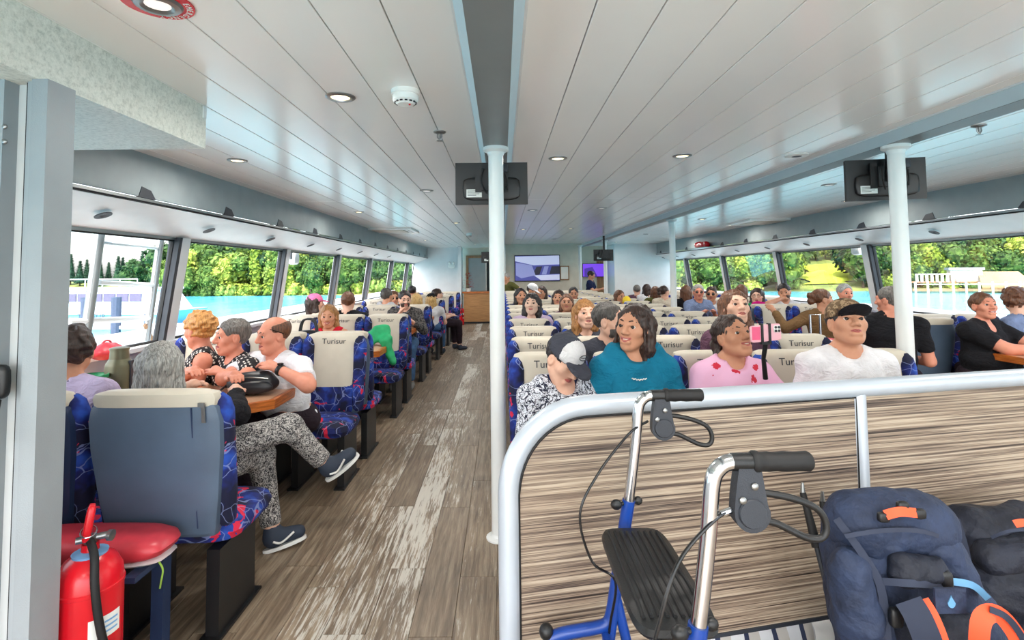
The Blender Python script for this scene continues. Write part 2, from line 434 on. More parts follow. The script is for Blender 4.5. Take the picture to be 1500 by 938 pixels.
for s, ys in ((-1, [2.2]+LY), (1, [Y0]+RY)):
    ys = ys+[Y1]
    for a, b in zip(ys[:-1], ys[1:]):
        wn += 1; a += .08; b -= .08
        x0, x1 = wallx(SILL, s), wallx(HEAD, s)
        w_ = thing('window_%d' % wn, 'large leaning %s side window, number %d from the stern' % ('left' if s < 0 else 'right', wn if s < 0 else wn-7), None, kind='structure')
        k = MB()
        for (ya, yb, za, zb) in ((a, a+.022, SILL, HEAD), (b-.022, b, SILL, HEAD), (a+.022, b-.022, SILL+.012, SILL+.03), (a+.022, b-.022, HEAD-.03, HEAD-.02)):
            xa, xb = wallx(za, s), wallx(zb, s)
            k.loft([[(xa-.012, ya, za), (xa-.012, yb, za), (xa+.012, yb, za), (xa+.012, ya, za)], [(xb-.012, ya, zb), (xb-.012, yb, zb), (xb+.012, yb, zb), (xb+.012, ya, zb)]])
        k.build('window_frame', 'black_rubber', w_)
        MB().add([(x0, a, SILL), (x0, b, SILL), (x1, b, HEAD), (x1, a, HEAD)], [(0, 1, 2, 3)]).build('pane', 'window_glass', w_)
# far bulkheads
fb = MB().bb(WL, -1.25, Y1, Y1+.1, 0, CEIL).build('wall_front_left', 'wall_white', kind='structure'); tag(fb, 'white bulkhead at the far end of the left aisle')
MB().prism([(-1.32, 0), (-1.32, CEIL), (-1.22, CEIL), (-1.22, 0)], 15.9, Y1+.05, XZ).build('return_wall', 'wall_white', fb)
cb = MB().bb(.03, 2.25, 15.0, 15.12, 0, CEIL).build('wall_front_centre', 'wall_beige', kind='structure'); tag(cb, 'beige bulkhead carrying the large screen at the far end')
MB().bb(.0, .1, 14.9, 15.0, 0, CEIL).build('corner_post', 'trim_white', cb)
rb = MB().bb(3.25, WR, 15.4, 15.5, 0, CEIL).build('wall_front_right', 'wall_white', kind='structure'); tag(rb, 'white bulkhead at the far end of the right aisle')
MB().bb(3.25, 3.33, 15.505, Y1-.05, 0, CEIL-.01).build('return_wall', 'wall_white', rb)
wb = MB().bb(2.25, 3.25, Y1, Y1+.1, 0, CEIL).build('wall_far_right', 'wall_beige', kind='structure'); tag(wb, 'beige far wall beside the purple screen')
MB().bb(2.95, 3.2, Y1-.04, Y1, 0, 2.0).build('wood_panel', 'brown_panel', wb)
lb = MB().bb(-1.25, .03, Y1+.3, Y1+.4, 0, CEIL).build('wall_far_left', 'wall_beige', kind='structure'); tag(lb, 'beige galley wall behind the counter')
d1 = thing('door_1', 'brown framed sliding door behind the wooden counter', None, (-.62, Y1+.28, 0), kind='structure')
for a, b, mt in ((-.52, -.44, 'brown_panel'), (.34, .42, 'brown_panel')): MB().bb(a, b, -.03, .02, 0, 1.98).build('door_jamb', mt, d1)
MB().bb(-.52, .42, -.03, .02, 1.98, 2.06).build('door_head', 'brown_panel', d1)
MB().bb(-.44, .1, 0, .015, 0, 1.98).build('door_leaf', 'panel_grey', d1); MB().bb(.1, .13, -.012, .015, 0, 1.98).build('door_stile', 'steel', d1); MB().bb(.13, .34, .0, .015, 0, 1.98).build('door_leaf', 'dark_gap', d1)
# near left: soffit box, column, wall panel at the stern door
bc = atz(302, 157, CEIL); bz = at(300, 218, bc.y).z
sb = MB().bb(WL, bc.x, Y0+.3, bc.y, bz, CEIL).build('ceiling_box', 'speckle', kind='structure'); tag(sb, 'speckled grey box hanging under the ceiling over the entrance')
MB().bb(bc.x, bc.x+.007, bc.y-.03, bc.y-.008, 2.24, CEIL-.004).build('corner_clip', 'trim_white', sb)
colm = MB()
ca, cb2 = Vector((-1.402, 0, 0)), Vector((-1.366, 0, 0))
colm.bb(ca.x-.012, cb2.x, 1.58, 1.685, 0, bz)
co_ = colm.build('wall_column', 'post_grey', kind='structure'); tag(co_, 'grey square column beside the fire extinguisher')
MB().bb(ca.x-.042, ca.x-.012, 1.60, 1.66, 0, bz).build('pale_edge', 'panel_grey', co_)
MB().bb(ca.x-.054, ca.x-.042, 1.61, 1.66, 0, bz).build('seal', 'dark_gap', co_)
MB().bb(ca.x-.095, ca.x-.054, 1.63, 1.66, 0, bz).build('door_edge', 'trim_white', co_)
pn = MB().bb(-2.75, ca.x-.095, 1.58, 1.66, 0, bz).build('door_2', 'panel_grey', kind='structure'); tag(pn, 'grey metal door panel at the left edge, black lever handle')
h_ = MB(); c0 = at(3, 560, 1.56)
h_.rbox((c0.x-.02, 1.565, c0.z), (.07, .03, .1)); h_.tube(spline([(c0.x, 1.55, c0.z-.05), (c0.x+.012, 1.53, c0.z-.09), (c0.x+.008, 1.53, c0.z-.15), (c0.x-.03, 1.53, c0.z-.16)]), .008)
h_.build('handle', 'black_plastic', pn, smooth=True)
for py in (185, 207):
    q = at(5, py, 1.575); MB().ball((q.x, 1.58, q.z), (.008, .006, .008)).build('screw', 'steel', pn, smooth=True)
# poles
for i, (px, Yp, bx) in enumerate(((722, 3.1, BX[0]), (1336, 3.15, BX[1]), (850, 14.7, BX[1]), (887, 12.5, BX[1]), (986, 7.6, BX[1]))):
    x = bx if i in (0, 1) else at(px, 400, Yp).x
    r = .044 if i < 2 else .042
    p_ = thing('support_pole', ('white round pole beside the centre aisle, nearest', 'white round pole right of the man in the patterned cap', 'slim white pole beside the large far screen', 'white pole in front of the far right television',
                                'white pole between the right window seats and the centre rows')[i], 'pole', (x, Yp, 0), group='white support poles')
    MB().tube([(0, 0, .01), (0, 0, ZB-.005)], r, 20, False).build('shaft', 'pole_white', p_, smooth=True)
    MB().lathe([(.075, 0), (.075, .008), (r+.006, .016), (r, .03)], n=20).build('base_flange', 'pole_white', p_, smooth=True)
    MB().lathe([(r, -.05), (r+.008, -.03), (.075, -.018), (.075, 0)], (0, 0, ZB if i < 2 else (ZB if i != 4 else ZB)), 20).build('top_flange', 'pole_white', p_, smooth=True)
# ================================================================== seats and tables
# seat: origin on the floor under the front of the backrest, sitter looks towards local -Y, backrest behind y = 0
def se(hx, hy, z, cy, e=4.0, n=20, cx=0):
    r = []
    for j in range(n):
        th = 2*math.pi*j/n; c, s = math.cos(th), math.sin(th)
        r.append((cx+math.copysign(abs(c)**(2/e), c)*hx, cy+math.copysign(abs(s)**(2/e), s)*hy, z))
    return r
LEAN = .13
def cy_(z): return .045+(z-.45)*LEAN
SEAT_PARTS = {}
def seat_meshes(back, tag_):
    P = {}
    k = MB(); k.rbox((0, -.205, .415), (.44, .46, .12), 5, 24, 8, ez=3); P['cushion'] = k.mesh('cushion', 'seat_cloth', True)
    k = MB(); rg = []
    for z, hx, hy in ((.435, .15, .02), (.44, .176, .035), (.46, .182, .046), (.6, .198, .05), (.8, .214, .05), (.92, .216, .046), (.975, .205, .042), (1.0, .18, .034), (1.008, .13, .02)):
        rg.append(se(hx, hy, z, cy_(z), 5))
    k.loft(rg); P['backrest'] = k.mesh('backrest', back, True)
    k = MB(); rg = []      # pale head panel, wraps over the top
    for z, hx, hy, dy in ((.60, .10, .004, -.050), (.615, .125, .012, -.050), (.66, .142, .02, -.045), (.8, .15, .022, -.042), (.9, .153, .022, -.042), (.965, .152, .026, -.040), (.98, .2, .056, -.010), (1.012, .203, .056, -.010), (1.03, .195, .05, -.008), (1.04, .165, .034, -.006)):
        rg.append(se(hx, hy, z, cy_(z)+dy, 4))
    k.loft(rg); P['head_panel'] = k.mesh('head_panel', 'cream_vinyl', True)
    for s in (-1, 1):
        k = MB(); rg = []
        for z, hx, hy in ((.46, .02, .02), (.48, .034, .04), (.6, .042, .048), (.8, .044, .05), (.95, .046, .05), (.995, .036, .042), (1.02, .016, .02)):
            rg.append(se(hx, hy, z, cy_(z)-.036, 2.6, 14, s*.184))
        k.loft(rg); P['side_wing%d' % s] = k.mesh('side_wing', 'seat_cloth', True)
    k = MB(); rg = []
    for z, hx, hy in ((.44, .12, .01), (.46, .145, .022), (.6, .15, .026), (.66, .145, .02), (.68, .12, .01)): rg.append(se(hx, hy, z, cy_(z)-.042, 4))
    k.loft(rg); P['lumbar_pad'] = k.mesh('lumbar_pad', 'seat_cloth', True)
    for s in (-1, 1):
        k = MB(); k.bb(s*.15-.022, s*.15+.022, -.3, .02, .012, .36); k.bb(s*.15-.035, s*.15+.035, -.34, .06, 0, .012); P['leg%d' % s] = k.mesh('leg', 'black_plastic')
    return P
SP_BLUE = seat_meshes('slate_vinyl', 'slate'); SP_NAVY = seat_meshes('navy_vinyl', 'navy')
LETT = text_mesh('Turisur', .058, 'ink')
LETM = Matrix.Translation((0, cy_(.982)-.0675, .982)) @ Matrix.Rotation(R(90)-math.atan(LEAN), 4, 'X')
def make_seat(P, x, y, rz, label, group, sx=1.0, sz=1.0, letter=True):
    t = thing('passenger_seat', label, 'seat', (x, y, 0), rz, group)
    t.scale = (sx, 1, sz)
    for k, me in P.items(): obj(''.join(c for c in k if c.isalpha() or c == '_'), me, t)
    if letter: o = obj('lettering', LETT, t); o.matrix_local = LETM
    return t
ORD = ['first', 'second', 'third', 'fourth', 'fifth', 'sixth', 'seventh', 'eighth', 'ninth', 'tenth', 'eleventh', 'twelfth', 'thirteenth', 'fourteenth', 'fifteenth', 'sixteenth']
ROWY = [2.98+.75*k for k in range(15)]
SEATX = [.03+.23+.46*i for i in range(5)]
for r, y in enumerate(ROWY):
    for i, x in enumerate(SEATX):
        make_seat(SP_BLUE, x, y, 0, 'cream and blue seat, %s row behind the partition, %s from the centre aisle' % (ORD[r], ORD[i]), 'seats of the centre block', 1.0, 1.0)
# facing benches at the window tables; each bench is three seats
LSX = [-1.31-.5*i for i in range(3)]
RSX = [3.60+.5*i for i in range(3)]
fm_L = [4.12+1.84*k for k in range(6)]; fp_L = [2.30]+[4.47+1.84*k for k in range(6)]
fm_R = [7.05+1.84*k for k in range(4)]; fp_R = [7.40+1.84*k for k in range(4)]
for b, y in enumerate(fm_L):
    for i, x in enumerate(LSX):
        make_seat(SP_BLUE, x, y, 0, 'cream seat facing the camera, %s left window bench, %s from the aisle' % (ORD[b], ORD[i]), 'left window seats', 1.08)
for b, y in enumerate(fp_L):
    for i, x in enumerate(LSX):
        lb_ = 'slate seat back turned to camera, %s left window bench, %s from the aisle' % (ORD[b], ORD[i])
        if b == 0: lb_ = ('large slate vinyl seat back with cream top in front of the grey-haired woman', 'navy seat back beside the large slate one, mostly behind the column', 'seat nearest the left wall, hidden behind the grey column')[i]
        if b == 0 and i == 2: continue
        make_seat(SP_NAVY if (b == 0 and i) else SP_BLUE, x if b else (-1.40 if i == 0 else -2.0), y, math.pi, lb_, 'left window seats', 1.08 if b else 1.24)
for b, y in enumerate(fm_R):
    for i, x in enumerate(RSX):
        make_seat(SP_BLUE, x, y, 0, 'cream seat facing the camera, %s right window bench, %s from the aisle' % (ORD[b], ORD[i]), 'right window seats', 1.08)
for b, y in enumerate(fp_R):
    for i, x in enumerate(RSX):
        make_seat(SP_BLUE, x, y, math.pi, 'slate seat back turned to camera, %s right window bench, %s from the aisle' % (ORD[b], ORD[i]), 'right window seats', 1.08)
make_seat(SP_NAVY, 4.31, 5.3, 0, 'cream topped seat behind the laughing woman in black', 'right window seats', 1.08)
make_seat(SP_NAVY, 4.77, 5.3, 0, 'cream topped seat beside the right window behind the curly dark hair', 'right window seats', .9)
make_seat(SP_BLUE, 3.98, 5.1, math.pi, 'slate seat back just left of the right pole, behind the man in black', 'right window seats', 1.0)
# zip on the big near seat and fold-down red seat behind it
SCN = [o for o in COL.objects if o.get('label', '').startswith('large slate vinyl')][0]
k = MB(); k.box((-.17, cy_(.96)+.047, .955), (.012, .006, .075), Matrix.Rotation(-.1, 3, 'X')); k.box((-.165, cy_(.985)+.05, .99), (.02, .008, .016)); k.build('zip', 'steel', SCN)
k = MB(); k.box((-.13, cy_(.7)+.049, .73), (.004, .004, .5), Matrix.Rotation(-.13, 3, 'X')); k.build('seam', 'navy_vinyl', SCN)
rs = thing('jump_seat', 'worn red vinyl fold-down seat behind the large slate seat back', 'seat', (-1.56, 2.05, .03))
k = MB(); k.rbox((0, .03, .46), (.6, .22, .1), 4, 28, 10, ez=2.6); k.build('cushion', 'red_vinyl', rs, smooth=True)
k = MB(); k.rbox((0, .04, .412), (.57, .19, .025), 4, 24, 6); k.build('cushion_underside', 'trim_white', rs, smooth=True)
k = MB(); k.bb(.2, .245, .06, .11, .01, .42); k.bb(.2, .245, -.1, .11, .38, .40); k.build('leg', 'navy_vinyl', rs)
k = MB(); k.rbox((.215, .0, .012), (.07, .22, .024), 3); k.build('foot', 'black_plastic', rs, smooth=True)
k = MB(); k.tube(spline([(.235, .03, .43), (.25, .02, .40), (.262, .03, .36), (.25, .04, .31), (.24, .05, .28)]), .0035, 6); k.build('cord', 'green_cord' if 'green_cord' in MATS else S('green_cord', srgb(170, 215, 90), .6), rs, smooth=True)
# tables: laminate top with an orange wooden rim, corners cut off
def make_table(y, xw, xa, s, label, w=.68, zt=.775):
    t = thing('cabin_table', label, 'table', (xa, y, 0), 0, 'tables between the window benches')
    L = abs(xw-xa); c = .13; h = w/2
    def poly(o): return [(s*0+s*-o, -h+c-o*.4), (s*c, -h-o), (s*L, -h-o), (s*L, h+o), (s*c, h+o), (s*-o, h-c+o*.4)]
    k = MB(); k.prism(poly(-.012), zt-.01, zt+.001); k.build('table_top', 'table_top', t)
    P = [Vector((a, b, 0)) for a, b in poly(.012)]
    for (a, b) in ((0, 1), (1, 2), (3, 4), (4, 5), (5, 0)):
        A, B = P[a], P[b]; dr = (B-A); n_ = Vector((-dr.y, dr.x, 0)).normalized()
        if n_.dot((A+B)/2-Vector((s*L*.5, 0, 0))) > 0: n_ = -n_
        ring = lambda q, e: [q+Vector((0, 0, zt-.05)), q+Vector((0, 0, zt+.002)), q+n_*.012+Vector((0, 0, zt+.006)), q+n_*.034+Vector((0, 0, zt+.002)), q+n_*.034+Vector((0, 0, zt-.05))]
        k = MB(); k.loft([ring(A, 0), ring(B, 1)]); k.build('rim', 'orange_wood', t)
    k = MB(); k.tube([(s*.62, 0, .02), (s*.62, 0, zt-.012)], .035, 14); k.build('pedestal', 'steel', t, smooth=True)
    k = MB(); k.lathe([(.17, 0), (.17, .01), (.06, .03)], (s*.62, 0, 0)); k.build('foot_plate', 'black_plastic', t, smooth=True)
    return t
make_table(3.34, -2.74, -1.34, -1, 'wooden rimmed table with the black bag on it, nearest on the left', .66)
for b in range(5):
    make_table((fp_L[b+1]+fm_L[b+1])/2, -2.74, -1.17, -1, ('wooden rimmed table under the green jacket, left side', 'wooden rimmed table in front of the bearded man, left side', 'third wooden table behind the bearded man, left side',
               'fourth wooden table far down the left side', 'fifth wooden table at the far left end')[b], .6)
make_table(4.35, 4.9, 4.15, 1, 'reddish table edge in front of the laughing woman at right', .66)
for b in range(3):
    make_table((fp_R[b]+fm_R[b+1])/2, 4.9, 3.45, 1, ('wooden table before the two people in sunglasses', 'wooden table further along the right windows', 'last wooden table by the right windows')[b], .6)
# ================================================================== partition, rollator, luggage
# partition: from its left post the frame runs to the right and slightly away from the camera
PA = .205
pt = thing('partition', 'streaked wood-laminate partition in a rounded silver tube frame', 'partition', (.012, 1.60, 0), PA)
RT = .031
top = 1.093; rad = .24; Lp = 2.45
path = [(0, 0, 0), (0, 0, top-rad)] + [tuple(p) for p in arc((rad, 0, top-rad), rad, math.pi, math.pi/2, 12)][1:] + [(Lp, 0, top)]
MB().tube(path, RT, 18).build('tube_frame', 'rail_silver', pt, smooth=True)
MB().tube([(1.225, .0, .05), (1.225, .0, top-RT*.6)], .0265, 16).build('middle_post', 'rail_silver', pt, smooth=True)
MB().tube([(Lp-.02, .0, .0), (Lp-.02, .0, top-RT*.6)], .0265, 16).build('end_post', 'rail_silver', pt, smooth=True)
ri = rad-RT+.004
pz = .37
poly = [(RT-.006, pz), (RT-.006, top-rad)]+[(rad-ri*math.cos(a*math.pi/2/10), top-rad+ri*math.sin(a*math.pi/2/10)) for a in range(1, 11)]+[(1.225-.022, top-RT+.006), (1.225-.022, pz)]
MB().prism(poly, -.012, .012, XZ).build('panel', 'zebrano', pt)
MB().prism([(1.225+.022, pz), (1.225+.022, top-RT+.006), (Lp-.04, top-RT+.006), (Lp-.04, pz)], -.012, .012, XZ).build('panel', 'zebrano', pt)
for a, b in ((RT-.006, 1.203), (1.247, Lp-.04)): MB().bb(a, b, -.016, .016, pz-.012, pz).build('bottom_trim', 'grey_plastic', pt)
MB().tube([(poly[0][0]+.003, -.014, pz)]+[(x+.003, -.014, z-.003) for x, z in poly[1:-1]]+[(1.203, -.014, pz)], .004, 6).build('gasket', 'black_rubber', pt)
MB().lathe([(.06, 0), (.06, .008), (RT, .012)], (0, 0, 0)).build('foot_flange', 'rail_silver', pt, smooth=True)

# rollator: pushed from the right, so its grips point to +x; two sides at different depth
rl = thing('rollator', 'blue wheeled walking frame with black ribbed seat and chrome handlebars', 'walker', (.40, 1.24, 0))
HN, HF = at(1062, 672, .98), at(957, 583, 1.50)     # bends of the near and far handlebars
O = Vector((.40, 1.24, 0))
hz = (HN.z+HF.z)/2
def side_parts(Y, sg):
    y = Y-O.y
    xb = 0.02
    bar = [(-.066, y, .82), (-.05, y, .92), (-.035, y, 1.03), (-.026, y, hz-.04), (-.014, y, hz-.012), (.010, y, hz), (.06, y, hz)]
    MB().tube(spline(bar, 5), .0145, 14).build('handlebar', 'chrome', rl, smooth=True)
    # rubber grip
    pr = [(.0165, .045), (.0195, .049), (.0195, .056), (.0165, .061), (.0175, .075), (.0160, .09), (.0175, .105), (.0165, .13), (.0175, .148), (.014, .153), (.004, .155)]
    g = MB().lathe(pr, (0, y, hz), 16, Vector((1, 0, 0))).build('grip', 'black_rubber', rl, smooth=True)
    MB().tube([(.010, y, hz), (.046, y, hz)], .0155, 14).build('clamp_sleeve', 'black_plastic', rl, smooth=True)
    # brake housing: plate with a round lower body
    XZr = Matrix(((1, 0, 0, 0), (0, 0, 1, y), (0, 1, 0, 0), (0, 0, 0, 1)))
    k = MB(); hp = [(.018, hz-.008), (.058, hz-.008), (.064, hz-.05), (.068, hz-.075)]+[(.040+.032*math.cos(a), hz-.088+.032*math.sin(a)) for a in [R(10-18*i) for i in range(12)]]+[(.010, hz-.06)]
    k.prism(hp, -.013, .013, XZr); hb = k.build('brake_housing', 'grey_plastic', rl, smooth=30)
    MB().lathe([(.024, -.0015), (.026, .001), (.024, .004)], (.040, y-.0135, hz-.086), 20, Vector((0, -1, 0))).build('housing_cap', 'grey_plastic', hb, smooth=True)
    for bx, bz in ((.044, hz-.038), (.022, hz-.062)):
        MB().lathe([(.0065, 0), (.0065, .004), (.004, .006)], (bx, y-.013, bz), 12, Vector((0, -1, 0))).build('bolt', 'steel', hb, smooth=True)
    lev = [(.062, y, hz-.055), (.085, y, hz-.058), (.12, y, hz-.066), (.155, y, hz-.080), (.172, y, hz-.098), (.176, y, hz-.122), (.165, y, hz-.136), (.14, y, hz-.134), (.11, y, hz-.12), (.085, y, hz-.108), (.064, y, hz-.104)]
    MB().tube(spline(lev, 4), .0062, 10).build('brake_lever', 'black_plastic', rl, smooth=True)
    # blue lower frame: rear leg tube takes the handlebar, front leg runs forward to the caster
    blue = MB(); blue.tube([(-.122, y, .50), (-.085, y, .72), (-.058, y, .872)], .0175, 12); blue.tube(spline([(-.10, y, .62), (-.06, y, .45), (.0, y, .28), (.06, y, .22)], 4), .014, 12)
    fr = blue.build('side_frame', 'blue_paint', rl, smooth=True)
    blue = MB(); blue.tube(spline([(-.108, y, .59), (-.12, y, .55), (-.15, y, .535), (-.24, y, .52), (-.285, y, .505)], 5), .0165, 12); blue.tube([(-.285, y, .51), (-.285, y, .22)], .013, 10)
    blue.build('front_tube', 'blue_paint', rl, smooth=True)
    k = MB(); k.tube([(-.095, y-.012, .865), (-.03, y+.012, .865)], .006, 8); k.ball((-.095, y-.012, .865), (.016, .012, .014)); k.ball((-.03, y+.012, .865), (.013, .01, .012)); k.build('height_knob', 'black_plastic', fr, smooth=True)
    MB().ball((-.29, y, .525), (.02, .02, .022)).build('tube_cap', 'black_plastic', rl, smooth=True)
    for wx in (-.285, .06):
        wl = MB().lathe([(.03, -.016), (.085, -.018), (.1, -.01), (.1, .01), (.085, .018), (.03, .016)], (wx, y, .101), 22, Vector((0, 1, 0))).build('wheel', 'black_rubber', rl, smooth=True)
        MB().lathe([(.012, -.02), (.03, -.02), (.03, .02), (.012, .02)], (wx, y, .101), 14, Vector((0, 1, 0))).build('hub', 'grey_plastic', wl, smooth=True)
        k = MB(); k.box((wx, y-.024, .16), (.02, .006, .13)); k.box((wx, y+.024, .16), (.02, .006, .13)); k.box((wx, y, .225), (.024, .054, .012)); k.build('fork', 'blue_paint', rl)
side_parts(HN.y, -1); side_parts(HF.y, 1)
# ribbed seat
s0 = [at(884, 770, 1.44), at(955, 768, 1.44), at(1024, 900, 1.02), at(935, 905, 1.02)]
cz = .815
sx0, sy0 = -.07, 0.0
k = MB(); k.rbox((sx0, sy0, cz), (.17, .42, .03), 6, 32, 8, ez=4); st = k.build('seat_board', 'black_plastic', rl, smooth=True)
for i in range(9):
    x = sx0-.062+.0155*i
    k = MB(); k.tube([(x, sy0-.17, cz+.0145), (x, sy0+.17, cz+.0145)], .0042, 6); k.build('rib', 'black_rubber', st, smooth=True)
k = MB(); k.tube([(-.13, HN.y-O.y, .52), (-.13, HF.y-O.y, .52)], .012, 10); k.tube([(-.05, HN.y-O.y, .28), (-.05, HF.y-O.y, .28)], .011, 10); k.tube([(-.14, HN.y-O.y+.02, .5), (-.05, HF.y-O.y-.02, .3)], .009, 8)
k.build('cross_bar', 'blue_paint', rl, smooth=True)
k = MB(); k.tube([(-.11, -.25, .785), (-.11, .25, .785)], .011, 10); k.tube([(-.04, -.25, .785), (-.04, .25, .785)], .011, 10); k.build('seat_support', 'steel', rl, smooth=True)
# brake cables
yn, yf = HN.y-O.y, HF.y-O.y
MB().tube(spline([(.008, yn, hz-.085), (-.03, yn-.012, hz-.098), (-.10, yn-.03, hz-.16), (-.14, yn-.04, hz-.26), (-.165, yn-.03, hz-.37), (-.16, yn, hz-.5), (-.14, yn, .5)], 6), .0035, 8).build('brake_cable', 'black_gloss', rl, smooth=True)
MB().tube([(.006, yn, hz-.085), (-.014, yn-.004, hz-.09)], .006, 8).build('cable_end', 'chrome', rl, smooth=True)
MB().tube(spline([(.0, yf, hz-.07), (-.06, yf-.02, hz-.10), (-.15, yf-.04, hz-.2), (-.2, yf-.05, hz-.3), (-.17, yf-.05, hz-.42), (-.11, yf-.05, hz-.47), (-.12, yf-.02, hz-.6), (-.13, yf, .45)], 6), .0035, 8).build('brake_cable', 'black_gloss', rl, smooth=True)

# ------------------------------------------------------------------ backpacks: soft bodies grown from distance fields further down use SDF tools
# ================================================================== soft shapes: distance fields meshed with surface nets
class SDF:
    def __init__(s): s.p = []; s.lo = np.array([9e9]*3); s.hi = -s.lo
    def _b(s, lo, hi): s.lo = np.minimum(s.lo, lo); s.hi = np.maximum(s.hi, hi)
    def rc(s, a, b, r1, r2=None, k=.03, op=1, cut=None):
        a = np.array(a, float); b = np.array(b, float); r2 = r1 if r2 is None else r2; m_ = max(r1, r2)
        if op > 0: s._b(np.minimum(a, b)-m_, np.maximum(a, b)+m_)
        s.p.append(('rc', a, b, r1, r2, k, op, cut)); return s
    def el(s, c, r, Rm=None, k=.03, op=1):
        c = np.array(c, float); r = np.array(r, float) if not isinstance(r, (int, float)) else np.array([r]*3, float)
        if op > 0: s._b(c-r.max(), c+r.max())
        s.p.append(('el', c, r, None if Rm is None else np.array(Rm), k, op)); return s
    def plane(s, p, n, k=0.0): s.p.append(('pl', np.array(p, float), np.array(n, float)/np.linalg.norm(n))); return s
    def field(s, X, Y, Z):
        F = np.full((len(X), len(Y), len(Z)), .2, np.float32)
        ax = (X, Y, Z)
        for q in s.p:
            if q[0] == 'pl':
                _, p, n = q
                d = ((X-p[0])*n[0])[:, None, None]+((Y-p[1])*n[1])[None, :, None]+((Z-p[2])*n[2])[None, None, :]
                F = np.maximum(F, d.astype(np.float32)); continue
            if q[0] == 'rc': _, a, b, r1, r2, k, op, cut = q; mr = max(r1, r2)+k+.04; lo = np.minimum(a, b)-mr; hi = np.maximum(a, b)+mr
            else: _, c, r, Rm, k, op = q; mr = r.max()+k+.04; lo = c-mr; hi = c+mr
            sl = []
            for i in range(3):
                i0 = int(np.searchsorted(ax[i], lo[i])); i1 = int(np.searchsorted(ax[i], hi[i])); sl.append(slice(i0, i1))
            if any(v.stop <= v.start for v in sl): continue
            x = X[sl[0]][:, None, None].astype(np.float32); y = Y[sl[1]][None, :, None].astype(np.float32); z = Z[sl[2]][None, None, :].astype(np.float32)
            if q[0] == 'rc':
                ba = b-a; L2 = max(float(ba@ba), 1e-9)
                h = np.clip(((x-a[0])*ba[0]+(y-a[1])*ba[1]+(z-a[2])*ba[2])/L2, 0, 1)
                d = np.sqrt((x-a[0]-ba[0]*h)**2+(y-a[1]-ba[1]*h)**2+(z-a[2]-ba[2]*h)**2)-(r1+(r2-r1)*h)
                if cut is not None:
                    n = ba/math.sqrt(L2); t0 = cut*math.sqrt(L2)
                    d = np.maximum(d, (x-a[0])*n[0]+(y-a[1])*n[1]+(z-a[2])*n[2]-t0)
            else:
                px, py, pz = x-c[0], y-c[1], z-c[2]
                if Rm is not None:
                    px, py, pz = (px*Rm[0, 0]+py*Rm[1, 0]+pz*Rm[2, 0], px*Rm[0, 1]+py*Rm[1, 1]+pz*Rm[2, 1], px*Rm[0, 2]+py*Rm[1, 2]+pz*Rm[2, 2])
                k0 = np.sqrt((px/r[0])**2+(py/r[1])**2+(pz/r[2])**2); k1 = np.sqrt((px/r[0]**2)**2+(py/r[1]**2)**2+(pz/r[2]**2)**2)
                d = k0*(k0-1)/np.maximum(k1, 1e-6)
            A = F[sl[0], sl[1], sl[2]]
            if op > 0:
                if k > 0:
                    h = np.clip(.5+.5*(A-d)/k, 0, 1); F[sl[0], sl[1], sl[2]] = A*(1-h)+d*h-k*h*(1-h)
                else: F[sl[0], sl[1], sl[2]] = np.minimum(A, d)
            else:
                if k > 0:
                    h = np.clip(.5-.5*(A+d)/k, 0, 1); F[sl[0], sl[1], sl[2]] = A*(1-h)-d*h+k*h*(1-h)
                else: F[sl[0], sl[1], sl[2]] = np.maximum(A, -d)
        return F
    def mesh(s, name, mat, res, zones=(), disp=None, pad=.03):
        axs = []
        for i in range(3):
            lo, hi = s.lo[i]-pad, s.hi[i]+pad; v = [lo]
            while v[-1] < hi:
                st = res
                for (za, zb, f) in zones:
                    if za[i]-f < v[-1] < zb[i]: st = min(st, f)
                v.append(v[-1]+st)
            axs.append(np.array(v))
        F = s.field(*axs)
        if disp is not None: F = F+disp(axs[0][:, None, None], axs[1][None, :, None], axs[2][None, None, :])
        V, Q = nets(F, axs)
        me = bpy.data.meshes.new(name)
        me.vertices.add(len(V)); me.vertices.foreach_set('co', V.astype(np.float32).ravel())
        me.loops.add(len(Q)*4); me.loops.foreach_set('vertex_index', Q.astype(np.int32).ravel())
        me.polygons.add(len(Q)); me.polygons.foreach_set('loop_start', np.arange(0, len(Q)*4, 4, dtype=np.int32)); me.polygons.foreach_set('loop_total', np.full(len(Q), 4, np.int32))
        me.polygons.foreach_set('use_smooth', np.ones(len(Q), bool))
        me.materials.append(MATS[mat] if isinstance(mat, str) else mat)
        me.update(calc_edges=True); me.validate()
        return me
